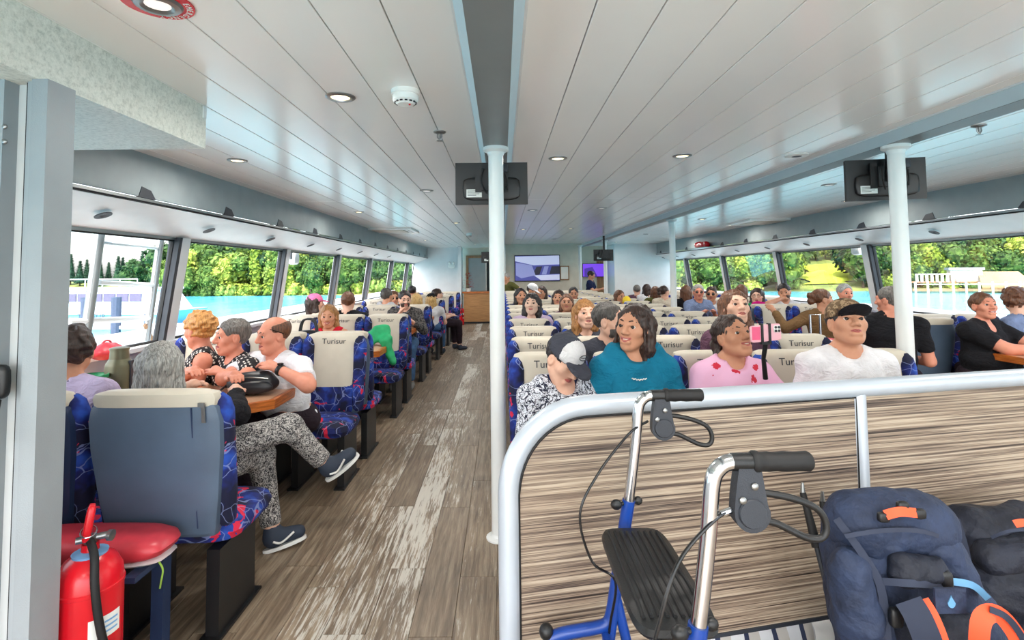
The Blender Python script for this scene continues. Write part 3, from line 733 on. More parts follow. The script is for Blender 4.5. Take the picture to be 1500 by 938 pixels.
def nets(F, ax):
    ins = F < 0
    cs = sum(ins[a:F.shape[0]-1+a, b:F.shape[1]-1+b, c:F.shape[2]-1+c].astype(np.int8) for a in (0, 1) for b in (0, 1) for c in (0, 1))
    mx = (cs > 0) & (cs < 8)
    I, J, K = np.nonzero(mx); n = len(I)
    idx = np.full(mx.shape, -1, np.int32); idx[mx] = np.arange(n)
    P = np.zeros((n, 3)); C = np.zeros(n)
    co = [(a, b, c) for a in (0, 1) for b in (0, 1) for c in (0, 1)]
    for u in co:
        for v in co:
            if sum(abs(p-q) for p, q in zip(u, v)) != 1 or u > v: continue
            fa = F[I+u[0], J+u[1], K+u[2]]; fb = F[I+v[0], J+v[1], K+v[2]]
            cr = (fa < 0) != (fb < 0)
            t = np.where(cr, fa/np.where(cr, fa-fb, 1), 0)
            for i, (q, w_) in enumerate(zip(((I+u[0]), (J+u[1]), (K+u[2])), ((I+v[0]), (J+v[1]), (K+v[2])))):
                A = ax[i][q]; B = ax[i][w_]; P[:, i] += np.where(cr, A+t*(B-A), 0)
            C += cr
    P /= np.maximum(C, 1)[:, None]
    Q = []
    for axis in range(3):
        sl0 = [slice(None)]*3; sl1 = [slice(None)]*3; sl0[axis] = slice(0, -1); sl1[axis] = slice(1, None)
        a = ins[tuple(sl0)]; b = ins[tuple(sl1)]
        i, j, k = np.nonzero(a != b)
        o1, o2 = [d for d in range(3) if d != axis]
        c = [i, j, k]; ok = (c[o1] > 0) & (c[o2] > 0) & (c[o1] < F.shape[o1]-1) & (c[o2] < F.shape[o2]-1)
        i, j, k = i[ok], j[ok], k[ok]; c = [i, j, k]
        s0 = a[i, j, k]
        def g(d1, d2):
            e = [x.copy() for x in c]; e[o1] = e[o1]+d1; e[o2] = e[o2]+d2
            return idx[e[0], e[1], e[2]]
        q = np.stack([g(-1, -1), g(0, -1), g(0, 0), g(-1, 0)], 1)
        flip = s0 if axis != 1 else ~s0
        q[~flip] = q[~flip][:, ::-1]
        Q.append(q)
    return P, np.concatenate(Q)
def wob(amp, f, seed=0):
    r = np.random.RandomState(seed); ph = r.rand(9)*6.28; d = r.randn(9, 3)
    d /= np.linalg.norm(d, axis=1)[:, None]
    def g(x, y, z):
        o = 0
        for i in range(6): o = o+np.sin((x*d[i, 0]+y*d[i, 1]+z*d[i, 2])*f*(1+.35*i)+ph[i])/(1+.35*i)
        return (amp*o*.5).astype(np.float32)
    return g

# ------------------------------------------------------------------ materials of people
def hairmat(name, dark, light):
    t = NT(name); t.pr(.45); f = t.noise(t.coords((70, 70, 9)), 2.0, 4, .65)
    t.base(t.ramp(f, [(.32, srgb(*dark)), (.68, srgb(*light))])); t.bump(f, .6, .004); return name
hairmat('hair_dark', (24, 16, 14), (70, 48, 40)); hairmat('hair_brown', (60, 36, 24), (128, 82, 54)); hairmat('hair_ginger', (112, 70, 34), (190, 136, 78))
hairmat('hair_grey', (92, 90, 88), (196, 194, 188)); hairmat('hair_salt', (62, 58, 56), (136, 130, 124)); hairmat('hair_blonde', (150, 112, 62), (226, 190, 126)); hairmat('hair_curl_blonde', (150, 92, 44), (236, 176, 100))
hairmat('hair_black', (12, 10, 12), (46, 38, 40)); hairmat('hair_darkgrey', (40, 36, 34), (96, 90, 86)); hairmat('beard_dark', (40, 30, 26), (86, 68, 58))
def skinmat(name, c):
    t = NT(name); t.pr(.5, 0, .35); co = t.coords(); f = t.noise(co, 14, 4, .6)
    c = srgb(*c); t.base(t.ramp(f, [(.3, (c[0]*.93, c[1]*.86, c[2]*.84, 1)), (.7, (min(1, c[0]*1.05), min(1, c[1]*1.07), min(1, c[2]*1.08), 1))]))
    t.b.inputs['Subsurface Weight'].default_value = .0
    t.bump(t.noise(co, 240, 3), .12, .001); return name
skinmat('skin_fair', (228, 182, 158)); skinmat('skin_tan', (205, 150, 120)); skinmat('skin_red', (222, 150, 124)); skinmat('skin_olive', (196, 142, 112)); skinmat('skin_pale', (232, 196, 174))
S('lip', srgb(176, 92, 88), .4); S('teeth', srgb(240, 236, 228), .3, var=.02); S('eye_white', srgb(232, 228, 222), .2, var=.02); S('iris', srgb(46, 32, 24), .15)
S('frame_black', srgb(20, 20, 22), .25)
def wrinkle(t):
    co = t.coords((1, 1, 1.6), rot=(.4, .5, .2)); a = t.noise(co, 13, 3, .55, 1.6); b = t.noise(co, 420, 2)
    h_ = t.math('ADD', a, t.math('MULTIPLY', b, .03)); t.bump(h_, .55, .035)
def cloth(name, col, var=.1):
    t = NT(name); t.pr(.88, 0, .2); c = srgb(*col); f = t.noise(t.coords(), 14, 3)
    t.base(t.ramp(f, [(.3, tuple(v*(1-var) for v in c[:3])+(1,)), (.7, tuple(min(1, v*(1+var)) for v in c[:3])+(1,))])); wrinkle(t); return name
for n_, c_ in dict(teal=(24, 118, 150), white=(236, 236, 240), black=(28, 28, 32), charcoal=(66, 68, 78), lavender=(196, 182, 214), redtop=(206, 34, 52), olive=(92, 92, 50), navy=(28, 38, 74), tancoat=(128, 98, 66),
                   bluegrey=(120, 136, 170), greyhood=(176, 178, 184), purplepale=(196, 176, 204), greenjacket=(30, 150, 90), denim=(72, 104, 142), darktrouser=(44, 34, 42), cream=(222, 210, 190), plum=(96, 66, 84), white2=(214, 214, 216), pinkcap=(238, 128, 176), magenta=(206, 24, 128)).items(): cloth('cloth_'+n_, c_)
def scribble(name, bgc, ink, scale, th, rough=.85):
    t = NT(name); t.pr(rough); co = t.coords(); f = t.noise(co, scale, 2, .5, 1.2)
    a = t.math('ABSOLUTE', t.math('SUBTRACT', f, .5)); b = t.math('ABSOLUTE', t.math('SUBTRACT', t.noise(t.coords((1.3, 1, 1.2), rot=(1, 2, 3)), scale*1.1, 2, .5, 2), .52))
    mk = t.math('MAXIMUM', t.math('LESS_THAN', a, th), t.math('LESS_THAN', b, th*.8))
    t.base(t.mix(mk, srgb(*bgc), srgb(*ink))); wrinkle(t); return name
scribble('cloth_scribble', (226, 230, 240), (34, 38, 60), 26, .035)
scribble('cloth_leafprint', (34, 32, 38), (196, 192, 188), 44, .034)
t = NT('cloth_polka'); t.pr(.8); co = t.coords((42, 42, 42), rot=(.6, .5, .4)); v = t.n('TexVoronoi'); v.inputs['Scale'].default_value = 1; v.inputs['Randomness'].default_value = 0.15; t.l(co, v.inputs['Vector'])
t.base(t.mix(t.math('LESS_THAN', v.outputs['Distance'], .34), srgb(22, 20, 24), srgb(232, 226, 218)))
t = NT('cloth_pinkstars'); t.pr(.85); co = t.coords((11, 11, 11), rot=(.6, .5, .4)); v = t.n('TexVoronoi'); v.inputs['Scale'].default_value = 1; v.inputs['Randomness'].default_value = .8; t.l(co, v.inputs['Vector'])
sp = t.noise(co, 7, 1)
t.base(t.mix(t.math('LESS_THAN', t.math('ADD', v.outputs['Distance'], t.math('MULTIPLY', sp, .3)), .36), srgb(238, 184, 216), srgb(206, 40, 66)))
t = NT('cloth_camo'); t.pr(.85); f = t.noise(t.coords(), 26, 3)
t.base(t.ramp(f, [(.38, srgb(72, 52, 38)), (.45, srgb(112, 88, 62)), (.55, srgb(168, 140, 108)), (.64, srgb(92, 74, 50))], 'CONSTANT'))
t = NT('cloth_plaid'); t.pr(.85); f = t.noise(t.coords(), 40, 2); t.base(t.ramp(f, [(.4, srgb(26, 26, 30)), (.6, srgb(96, 92, 90))]))
S('shoe_navy', srgb(40, 50, 66), .7, var=.15); S('shoe_sole', srgb(226, 226, 222), .6); S('shoe_grey', srgb(120, 120, 118), .7)

# ------------------------------------------------------------------ the person
def V3(*a): return np.array(a, float)
def ik(a, t, l1, l2, pole):
    a = np.array(a); t = np.array(t); d = t-a; L = np.linalg.norm(d)
    if L > (l1+l2)*.995: t = a+d/L*(l1+l2)*.995; d = t-a; L = np.linalg.norm(d)
    u = d/L; x = (l1*l1-l2*l2+L*L)/(2*L); h = math.sqrt(max(l1*l1-x*x, 0))
    p = np.array(pole, float); p = p-u*(p@u); p /= max(np.linalg.norm(p), 1e-6)
    return a+u*x+p*h, t
PEOPLE = []
def person(label, px, py, d, a=0, ha=0, pole=None, feet=None, hp=0, hr=0, skin='skin_fair', hair=None, hmat='hair_dark', top='cloth_white', sleeve='tee', pants='cloth_darktrouser', W=1.0, hs=1.0, lean=4, slean=0,
           hands=None, knees=None, ankles=None, stand=False, lod=1, hatted=None, glasses=None, smile=False, belly=0, hood=False, beard=None, shoes='shoe_navy', neck_v=.0, finezones=(), female=False, eyes=True, closed=False, seatz=None, lips=True, legs=True, long=.25, brim=-14):
    """px, py, d: where the middle of the head is; a: body heading, ha: head heading in degrees (0 looks at the camera, + to the right of the picture)"""
    ha = ha-math.degrees(math.atan((px-PX0)/FPX)); P = at(px, py, d); rz = math.pi+R(a)
    HZ = .95 if stand else (.56 if seatz is None else seatz+.10)
    u = V3(math.sin(R(slean)), math.sin(R(lean)), math.cos(R(lean))*math.cos(R(slean)))
    T = max(.55, min(1.25, (P.z-HZ-.128*hs)/(.47*u[2])))
    H = V3(0, 0, HZ); NB = H+u*.47*T
    HC = NB+u*.03+V3(0, .015, .098*hs)
    # place the root so that the head is where it should be
    cr, sr = math.cos(rz), math.sin(rz)
    root = (P.x-(HC[0]*cr-HC[1]*sr), P.y-(HC[0]*sr+HC[1]*cr), 0)
    def loc(w_): w_ = Vector(w_); x, y = w_.x-root[0], w_.y-root[1]; return V3(x*cr+y*sr, -x*sr+y*cr, w_.z)
    HC[2] = P.z
    Hm = np.array((Euler((0, 0, R(ha-a))).to_matrix() @ Euler((R(hp), 0, 0)).to_matrix() @ Euler((0, R(hr), 0)).to_matrix()))
    h = lambda x, y, z: HC+Hm@(V3(x, y, z)*hs)
    # joints
    rt_ = V3(1, 0, 0); bk = np.cross(rt_, u)*-1
    sw = .168*W if not female else .152*W
    SJ = [NB+V3(s*sw, -.005, -.078*T) for s in (-1, 1)]
    if hands is None: hands = [None, None]
    EL, WR_ = [], []
    for i, s in enumerate((-1, 1)):
        tgt = hands[i]
        if tgt is None: tgt = V3(s*.10, .30, HZ+.12) if not stand else V3(s*.22, .05, HZ-.08)
        elif isinstance(tgt, Vector): tgt = loc(tgt)
        else: tgt = V3(*tgt)
        e, w_ = ik(SJ[i], tgt, .285*max(T, .9), .255*max(T, .9), (s*.6, -.5, -.7) if pole is None else (s*pole[0], pole[1], pole[2])); EL.append(e); WR_.append(w_)
    HJ = [H+V3(s*.085*W, .01, -.01) for s in (-1, 1)]
    KN, AN = [], []
    for i, s in enumerate((-1, 1)):
        if knees and knees[i] is not None: KN.append(loc(knees[i]))
        else: KN.append(HJ[i]+(V3(s*.03, .43, -.03) if not stand else V3(0, .02, -.44)))
        if ankles and ankles[i] is not None: AN.append(loc(ankles[i]))
        else: AN.append(V3(KN[i][0], KN[i][1]+.02 if not stand else 0, .085))
    nk = (.84 if female else 1.0)*(.9 if hs < .95 else 1)
    def body_prims(q, inf=0., torso=True, arm=1.0, fore=1.0, leg=True, calf=True, neck=True, head=False):
        K = .05
        if torso:
            q.el(H+V3(0, 0, -.005), (.165*W+inf, .115+inf, .10+inf), k=K)
            q.el(H+u*.15*T+V3(0, .015+belly*.06, 0), (.145*W+inf+belly*.05, .105+inf+belly*.09, .14*T+inf), k=K)
            q.el(H+u*.31*T+V3(0, .005, 0), (.158*W+inf, .108+inf, .15*T+inf), k=K)
            if female:
                for s in (-1, 1): q.el(H+u*.30*T+V3(s*.065*W, .085, -.005), (.06*W+inf, .05+inf, .06+inf), k=.04)
            for i in (0, 1):
                q.rc(NB+V3(0, -.005, -.06), SJ[i], .06+inf, .05+inf, k=.03); q.rc(NB+V3((-.03, .03)[i], -.015, -.005), SJ[i]+V3(0, 0, .01), .04+inf*.6, .042+inf, k=.03)
        if neck: q.rc(NB+V3(0, -.01, -.04), HC+Hm@(V3(0, -.012, -.045)*hs), .054*nk+inf, .05*nk+inf, k=.035)
        for i in (0, 1):
            if arm > 0: q.rc(SJ[i], EL[i], (.053+inf)*(.6+.4*W), (.042+inf)*(.6+.4*W), k=.03, cut=None if arm >= 1 else arm)
            if fore > 0: q.rc(EL[i], WR_[i], (.043+inf)*(.7+.3*W), .028+inf, k=.02, cut=None if fore >= 1 else fore)
        if leg:
            for i in (0, 1):
                q.rc(HJ[i], KN[i], .088*(.5+.5*W)+inf, .06+inf, k=.04)
                if calf: q.rc(KN[i], AN[i], .058+inf, .04+inf, k=.03, cut=None if calf is True else calf)
    q = SDF(); body_prims(q, leg=legs)
    # feet
    fd = []
    for i in (0, 1):
        shin = AN[i]-KN[i]; shin = shin/max(np.linalg.norm(shin), 1e-6)
        f = V3(0, 1, 0) if not feet else loc(Vector(feet[i])+Vector(root)); f = f-shin*(shin@f); f = f/max(np.linalg.norm(f), 1e-6); fd.append((f, shin))
        if legs: q.rc(AN[i]+shin*.03, AN[i]+f*.12+shin*.045, .034, .026, k=.03)
    # hands with five fingers
    hz_ = []
    for i, s in enumerate((-1, 1)):
        dr = WR_[i]-EL[i]; dr /= max(np.linalg.norm(dr), 1e-6)
        pn = V3(0, 0, -1)-dr*(dr@V3(0, 0, -1)); pn /= max(np.linalg.norm(pn), 1e-6); lt = np.cross(dr, pn)*s
        w0 = WR_[i]
        q.rc(w0+dr*.02, w0+dr*.075, .028, .03, k=.02); 
        for fi in range(4):
            o = lt*(-.03+.02*fi); L = (.038, .043, .041, .032)[fi]
            b0 = w0+dr*.085+o; b1 = b0+dr*L*.9+pn*.012; b2 = b1+dr*L*.5+pn*L*.7
            r_ = .0095 if lod < 2 else .011
            q.rc(b0-dr*.02, b1, r_+.001, r_, k=.008); q.rc(b1, b2, r_, r_*.85, k=.004)
        q.rc(w0+dr*.025-lt*.02, w0+dr*.065-lt*.048+pn*.012, .012, .011, k=.012); q.rc(w0+dr*.065-lt*.048+pn*.012, w0+dr*.095-lt*.05+pn*.02, .0105, .009, k=.004)
    # head
    q.el(h(0, -.012, .03), V3(.076, .094, .086)*hs, Hm, k=.02)
    fw = .9 if female else 1.0
    q.el(h(0, .022, -.028), V3(.062*fw, .068, .086)*hs, Hm, k=.03)
    q.rc(h(0, .03, -.07), h(0, .062, -.098), .034*hs*fw, .021*hs*fw, k=.03)
    for s in (-1, 1):
        q.rc(h(s*.050*fw, -.002, -.055), h(s*.02*fw, .055, -.095), .021*hs*fw, .017*hs*fw, k=.025)
        q.el(h(s*.044, .052, -.02), V3(.024, .022, .022)*hs, Hm, k=.025)
        q.el(h(s*.078, -.008, -.008), V3(.011, .022, .033)*hs, Hm, k=.008)
        if lod < 2: q.el(h(s*.088, .004, -.004), V3(.007, .010, .016)*hs, Hm, k=.006, op=-1)
    q.rc(h(-.034, .078, .026), h(.034, .078, .026), .0135*hs, k=.02)
    for s in (-1, 1): q.el(h(s*.0315, .098, .004), V3(.018, .017, .012)*hs, Hm, k=.014, op=-1)
    q.rc(h(0, .086, .016), h(0, .108, -.026), .0095*hs, .0135*hs, k=.012)
    for s in (-1, 1): q.el(h(s*.014, .094, -.031), V3(.0105, .012, .009)*hs, Hm, k=.008)
    if lod < 2:
        for s in (-1, 1):
            q.rc(h(s*.018, .089, .0125), h(s*.045, .076, .011), .0062*hs, .0055*hs, k=.006)     # upper lids
            q.rc(h(s*.02, .085, -.006), h(s*.043, .077, -.005), .004*hs, k=.006)
        q.rc(h(-.018, .084, -.074), h(.018, .084, -.074), .010*hs, k=.012)
    hlo, hhi = HC-.13*hs, HC+.135*hs
    fine = (.0047, .0068, .011)[lod]*(1 if hs > .95 else .95); body = (.016, .021, .03)[lod]
    zn = [(hlo, hhi, fine)]
    for i in finezones: zn.append((WR_[i]-.03, WR_[i]+.12, .0064))
    bo = obj('person', q.mesh('body', skin, body, zn), None, label, 'person', 'passengers', loc=root, rz=rz)
    PEOPLE.append(bo)
    # garments
    res = (.0118, .016, .024)[lod]
    g = SDF(); arm = {'tee': .72, 'long': 1.0, 'tank': 0.0, 'cap': .35}[sleeve]
    inf = .013 if sleeve != 'long' else .017
    body_prims(g, inf, True, arm, 0 if sleeve != 'long' else .96, leg=False, neck=False)
    if sleeve == 'tank':
        for i in (0, 1): g.el(SJ[i]+V3((-1, 1)[i]*.03, 0, .0), .075, k=.01, op=-1)
    if hood:
        g.rc(NB+V3(-.10, -.03, .005), NB+V3(.10, -.03, .005), .045, k=.03); g.rc(NB+V3(-.1, .0, .005), NB+V3(0, .075, -.06), .036, .03, k=.03); g.rc(NB+V3(.1, .0, .005), NB+V3(0, .075, -.06), .036, .03, k=.03)
    g.rc(NB+V3(0, -.01, -.03), NB+V3(0, .03, .14), .064, .085, k=.008, op=-1)
    g.el(NB+V3(0, .085, .0), (.06, .06, .045+neck_v), k=.01, op=-1)
    if not stand: g.plane(H+V3(0, 0, -.075), (0, 0, -1))
    sd = int(px*7+py)
    w1 = wob(.0045, 38, sd); tp = g.mesh('top', top, res, zones=[(WR_[i]-.2, WR_[i]+.1, .010) for i in ()], disp=w1)
    obj('hoodie' if hood else ('shirt' if sleeve != 'tank' else 'tank_top'), tp, bo)
    if legs:
        g = SDF(); body_prims(g, .012, False, 0, 0, True, .93 if True else True, neck=False)
        g.el(H+V3(0, 0, -.02), (.17*W+.012, .118+.012, .09), k=.05)
        obj('trousers', g.mesh('trousers', pants, (.018, .022, .03)[lod], disp=wob(.004, 30, sd+3)), bo)
        for i in (0, 1):
            f, shin = fd[i]
            g = SDF(); g.rc(AN[i]+shin*.035-f*.01, AN[i]+f*.13+shin*.055, .045, .036, k=.02); g.rc(AN[i]+shin*.0, AN[i]+shin*.04, .047, .048, k=.02)
            so = obj('shoe', g.mesh('shoe', shoes, (.011, .014, .022)[lod]), bo)
            if lod < 1:
                k = MB(); side = np.cross(f, shin)
                ring = []
                for t_ in np.linspace(0, 2*math.pi, 22)[:-1]:
                    ring.append(AN[i]+shin*.083+f*(.05+.115*math.cos(t_))+side*(.043+.004*math.cos(t_))*math.sin(t_))
                k.loft([[Vector(p) for p in ring], [Vector(p+shin*.018) for p in ring]]); k.build('sole', 'shoe_sole', so, smooth=True)
                k = MB(); sp_ = spline([AN[i]+side*.05*sg+shin*.045+f*x_+shin*dz for sg in (1,) for x_, dz in ((-.01, 0), (.02, .018), (.05, .012), (.10, -.012))], 4)
                k.tube(sp_, .006, 6); k.build('side_stripe', 'shoe_sole', so, smooth=True)
                k = MB(); sp_ = spline([AN[i]-side*.05+shin*.045+f*x_+shin*dz for x_, dz in ((-.01, 0), (.02, .018), (.05, .012), (.10, -.012))], 4)
                k.tube(sp_, .006, 6); k.build('side_stripe', 'shoe_sole', so, smooth=True)
    # hair
    if hair:
        g = SDF(); big = 1.0
        amp, fr_ = .004, 95
        if hair == 'curly': amp, fr_ = .012, 85; big = 1.08
        if hair in ('buzz', 'bald'): big = .955; amp = .0012
        g.el(h(0, -.018, .036), V3(.085, .103, .092)*hs*big, Hm, k=.0)
        Lg = {'long': long, 'bangs': long, 'bob': .15, 'strands': .17}.get(hair, 0)
        if Lg:
            for s in (-1, 1):
                g.rc(h(s*.07, -.03, .03), h(s*.074, -.022, -.10), .034*hs, .034*hs, k=.02); g.rc(h(s*.074, -.022, -.10), h(s*.07, -.02, -Lg), .034*hs, .018*hs, k=.02)
            g.rc(h(0, -.06, .0), h(0, -.06, -Lg*.92), .075*hs, .055*hs, k=.03)
            if hair == 'strands':
                for s in (-1, 1): g.rc(h(s*.068, .035, .05), h(s*.082, .03, -.10), .012*hs, .008*hs, k=.015)
        if hair in ('pony', 'bun', 'strands'):
            g.rc(h(.0, -.10, .0), h(.0, -.125, -.02), .03*hs, .04*hs, k=.03)
            if hair == 'pony': g.rc(h(.02, -.12, -.02), h(.06, -.09, -.16), .036*hs, .022*hs, k=.02)
            if hair == 'bun': g.el(h(0, -.125, .045), .042*hs, k=.02)
        fc = .0 if hair != 'bangs' else -.022
        if hair == 'curly': fc = .01
        g.el(h(0, .092, -.040+fc), V3(.062 if not Lg else .058, .075, .108)*hs, Hm, k=.022, op=-1)
        if hair == 'bald': g.el(h(0, .01, .12), V3(.078, .12, .09)*hs, Hm, k=.01, op=-1); g.el(h(0, .10, .0), V3(.1, .09, .14)*hs, Hm, k=.005, op=-1)
        if not Lg:
            for s in (-1, 1): g.el(h(s*.085, .018, -.028), V3(.032, .036, .05)*hs, Hm, k=.008, op=-1)
            lowz = -.055 if hair != 'curly' else -.065
            if hair in ('pony', 'bun'): pass
            n_ = Hm@V3(0, .25, -1); g.plane(h(0, -.09, lowz-.01), n_) if hair not in ('pony', 'bun') else g.plane(h(0, -.09, -.17), n_)
        if Lg:
            n_ = Hm@V3(0, .0, -1); g.plane(h(0, 0, -Lg-.02), n_)
        w2 = wob(amp, fr_, sd+9)
        def strand(x, y, z, w2=w2):
            o = w2(x, y, z)
            if hair not in ('curly', 'buzz', 'bald'):
                q0 = (x-HC[0]); q1 = (y-HC[1]); th = np.arctan2(q0, q1+1e-6)
                o = o+(.003*np.sin(th*34+z*22+np.sin(z*30+th*3))).astype(np.float32)
            return o
        obj('hair', g.mesh('hair', hmat, (.0063, .0085, .0125)[lod], disp=strand), bo)
    if beard:
        g = SDF(); g.el(h(0, .026, -.055), V3(.066, .072, .066)*hs, Hm, k=0); g.el(h(0, .10, -.058), V3(.03, .04, .013)*hs, Hm, k=.006, op=-1)
        g.el(h(0, .07, .02), V3(.085, .09, .052)*hs, Hm, k=.01, op=-1); g.plane(h(0, -.0, 0), Hm@V3(0, -1, 0))
        obj('beard', g.mesh('beard', beard, (.006, .008, .012)[lod], disp=wob(.001, 120, 3)), bo)
    # eyes, brows, mouth
    M3 = Matrix([list(r_) for r_ in Hm]); c0 = Vector(HC)
    hv = lambda x, y, z: Vector(h(x, y, z))
    if eyes and not glasses and not closed:
        for s in (-1, 1):
            k = MB(); ec = hv(s*.0315, .0748, .004); n = 12
            rings = []; mi = []
            for i in range(7):
                an = math.pi/2*(i/6)*1.15
                rings.append([ec+M3@Vector((0.0142*hs*math.sin(an)*math.cos(2*math.pi*j/n), 0.0142*hs*math.cos(an), 0.0142*hs*math.sin(an)*math.sin(2*math.pi*j/n))) for j in range(n)])
            for i in range(6): k.loft([rings[i], rings[i+1]], False, 1 if i < 3 else 0)
            k.build('eye', ['eye_white', 'iris'], bo, smooth=True)
    if eyes:
        for s in (-1, 1):
            k = MB(); k.tube([hv(s*.014, .0925, .027), hv(s*.03, .0915, .033), hv(s*.05, .078, .028)], [.0035*hs, .0042*hs, .002*hs], 6); k.build('eyebrow', hmat if hmat not in ('hair_curl_blonde', 'hair_blonde', 'hair_grey') else 'hair_salt', bo, smooth=True)
        if lips:
            k = MB()
            if smile:
                k.tube(spline([hv(-.026, .079, -.052), hv(-.012, .0925, -.0555), hv(0, .095, -.056), hv(.012, .0925, -.0555), hv(.026, .079, -.052)], 3), [.0032*hs]*13, 6)
                k.tube(spline([hv(-.026, .079, -.053), hv(-.013, .0895, -.068), hv(0, .0925, -.0715), hv(.013, .0895, -.068), hv(.026, .079, -.053)], 3), [.0042*hs]*13, 6)
                k.build('lips', 'lip', bo, smooth=True)
                k = MB(); k.loft([[hv(x, y, -.0555) for x, y in ((-.022, .080), (-.01, .0905), (.01, .0905), (.022, .080), (.02, .07), (-.02, .07))], [hv(x, y, -.0665) for x, y in ((-.014, .082), (-.008, .089), (.008, .089), (.014, .082), (.013, .07), (-.013, .07))]]); k.build('teeth', 'teeth', bo, smooth=True)
            else:
                k.tube(spline([hv(-.023, .0805, -.060), hv(-.009, .0925, -.0555), hv(0, .0935, -.057), hv(.009, .0925, -.0555), hv(.023, .0805, -.060)], 3), [.0038*hs]*13, 6)
                k.tube(spline([hv(-.021, .081, -.061), hv(-.010, .091, -.065), hv(0, .0925, -.066), hv(.010, .091, -.065), hv(.021, .081, -.061)], 3), [.0044*hs]*13, 6)
                k.build('lips', 'lip', bo, smooth=True)
    if glasses:
        k = MB()
        if glasses == 'sun':
            for s in (-1, 1): k.ball(hv(s*.032, .088, .002), (.025*hs, .006*hs, .02*hs), 14, M=M3)
            k.tube([hv(-.01, .095, .008), hv(.01, .095, .008)], .002)
        else:
            for s in (-1, 1): k.tube([hv(s*.032+.021*math.cos(t_), .094, .002+.016*math.sin(t_)) for t_ in np.linspace(0, 2*math.pi, 15)[:-1]], .0016, 6, closed=True)
            k.tube([hv(-.011, .096, .006), hv(.011, .096, .006)], .0016)
        for s in (-1, 1): k.tube([hv(s*.055, .085, .006), hv(s*.08, .0, .008)], .0018)
        k.build('glasses', 'frame_black', bo, smooth=True)
    # hats
    if hatted:
        mats, bd = hatted
        g = SDF(); g.el(h(0, -.012, .046), V3(.089, .107, .088)*hs, Hm, k=0); g.plane(h(0, 0, .028), Hm@V3(0, -.12, -1))
        if bd: g.rc(h(0, .085, .036), h(0, .09, .036), .01, k=.01)
        res_ = (.0066, .009, .013)[lod]
        cp = obj('cap', g.mesh('cap', mats[0], res_), bo)
        if bd:
            g = SDF(); Rb = Hm@np.array(Euler((R(brim), 0, 0)).to_matrix())
            g.el(h(0, .105, .030), V3(.074, .080, .010)*hs, Rb, k=0); g.plane(h(0, .075, .03), Hm@V3(0, -1, 0))
            obj('brim', g.mesh('brim', mats[1], min(res_, .0055)), cp)
        if len(mats) > 2:
            g = SDF(); g.el(h(0, -.012, .046), V3(.0915, .1095, .0905)*hs, Hm, k=0); g.plane(h(0, 0, .032), Hm@V3(0, -.12, -1)); g.plane(h(0, .030, .05), Hm@V3(0, -1, -.15))
            obj('front_panel', g.mesh('front_panel', mats[2], res_), cp)
    bo['_h'] = 0; del bo['_h']
    return bo, dict(h=hv, loc=loc, HC=Vector(HC), M=M3, NB=Vector(NB), H=Vector(H), WR=[Vector(x) for x in WR_], EL=[Vector(x) for x in EL], u=Vector(u), T=T, root=root, rz=rz)
# ================================================================== the passengers
# --- centre block, first row
p, i_ = person('boy asleep in a two-tone cap and white scribbled hooded jacket behind the partition', 826, 527, 2.72, a=12, ha=40, hp=-30, hr=-8, skin='skin_fair', hair='short', hmat='hair_black', top='cloth_scribble', sleeve='long', lean=8, lod=0, hatted=(('cloth_charcoal', 'cloth_charcoal', 'cloth_white2'), True), closed=True, W=.98, hood=True, hands=[(-.05, .26, .68), (.06, .26, .68)])
k = MB(); cp = [c for c in p.children if c.name.startswith('cap')][0]
hv = i_['h']
k.tube([hv(.028*math.cos(t_)-.012, .0985-.02*abs(math.cos(t_))*0+.0, .083+.016*math.sin(t_)) for t_ in np.linspace(0, 2*math.pi, 17)[:-1]], .0022, 6, closed=True)
k.build('oval_badge', 'ink', cp, smooth=True)
lt = obj('badge_lettering', text_mesh('American', .011, 'ink'), cp); Mx = i_['M'].to_4x4(); Mx.translation = hv(-.012, .0985, .083); lt.matrix_local = Mx @ Matrix.Rotation(math.pi, 4, 'Z') @ Matrix.Rotation(R(90), 4, 'X') @ Matrix.Rotation(R(-22), 4, 'X')
g = SDF(); NB = i_['NB']; g.rc(NB+Vector((-.075, .0, .015)), NB+Vector((-.02, .085, -.10)), .022, .02, k=.01); g.rc(NB+Vector((.075, .0, .015)), NB+Vector((.02, .085, -.10)), .022, .02, k=.01); g.rc(NB+Vector((-.075, 0, .015)), NB+Vector((.075, -.02, .03)), .02, .02, k=.02)
obj('jacket_collar', g.mesh('jacket_collar', 'cloth_navy', .008), p)
p, i_ = person('smiling dark-haired woman in a teal hooded sweatshirt', 929, 480, 2.74, a=-4, ha=-26, hp=7, hr=-4, skin='skin_tan', hair='strands', hmat='hair_dark', top='cloth_teal', sleeve='long', lod=0, smile=True, female=True, hood=True, W=1.0)
cc = i_['H']+i_['u']*.37*i_['T']
k = MB(); k.tube(spline([cc+Vector((.036-.0045*j, .1385-.0006*abs(j-8), .003*math.sin(j*2.1)+.0022*math.cos(j*.4))) for j in range(17)], 2), .0026, 6); k.build('chest_print', 'paper_white', p, smooth=True)
person('girl in a pink star-print top with a low ponytail looking up', 1073, 493, 2.74, a=10, ha=40, hp=20, hr=4, skin='skin_olive', hair='pony', hmat='hair_dark', top='cloth_pinkstars', sleeve='long', lod=0, smile=True, W=.88, hs=.93, female=False, hands=[(-.24, .3, .88), None], finezones=(0,))
person('young man in a camouflage cap and white T-shirt looking up', 1241, 474, 2.74, a=2, ha=22, hp=20, hr=0, skin='skin_tan', hair='short', hmat='hair_black', top='cloth_white', sleeve='tee', lod=0, hatted=(('cloth_camo', 'cloth_black'), True), W=1.1, brim=16)
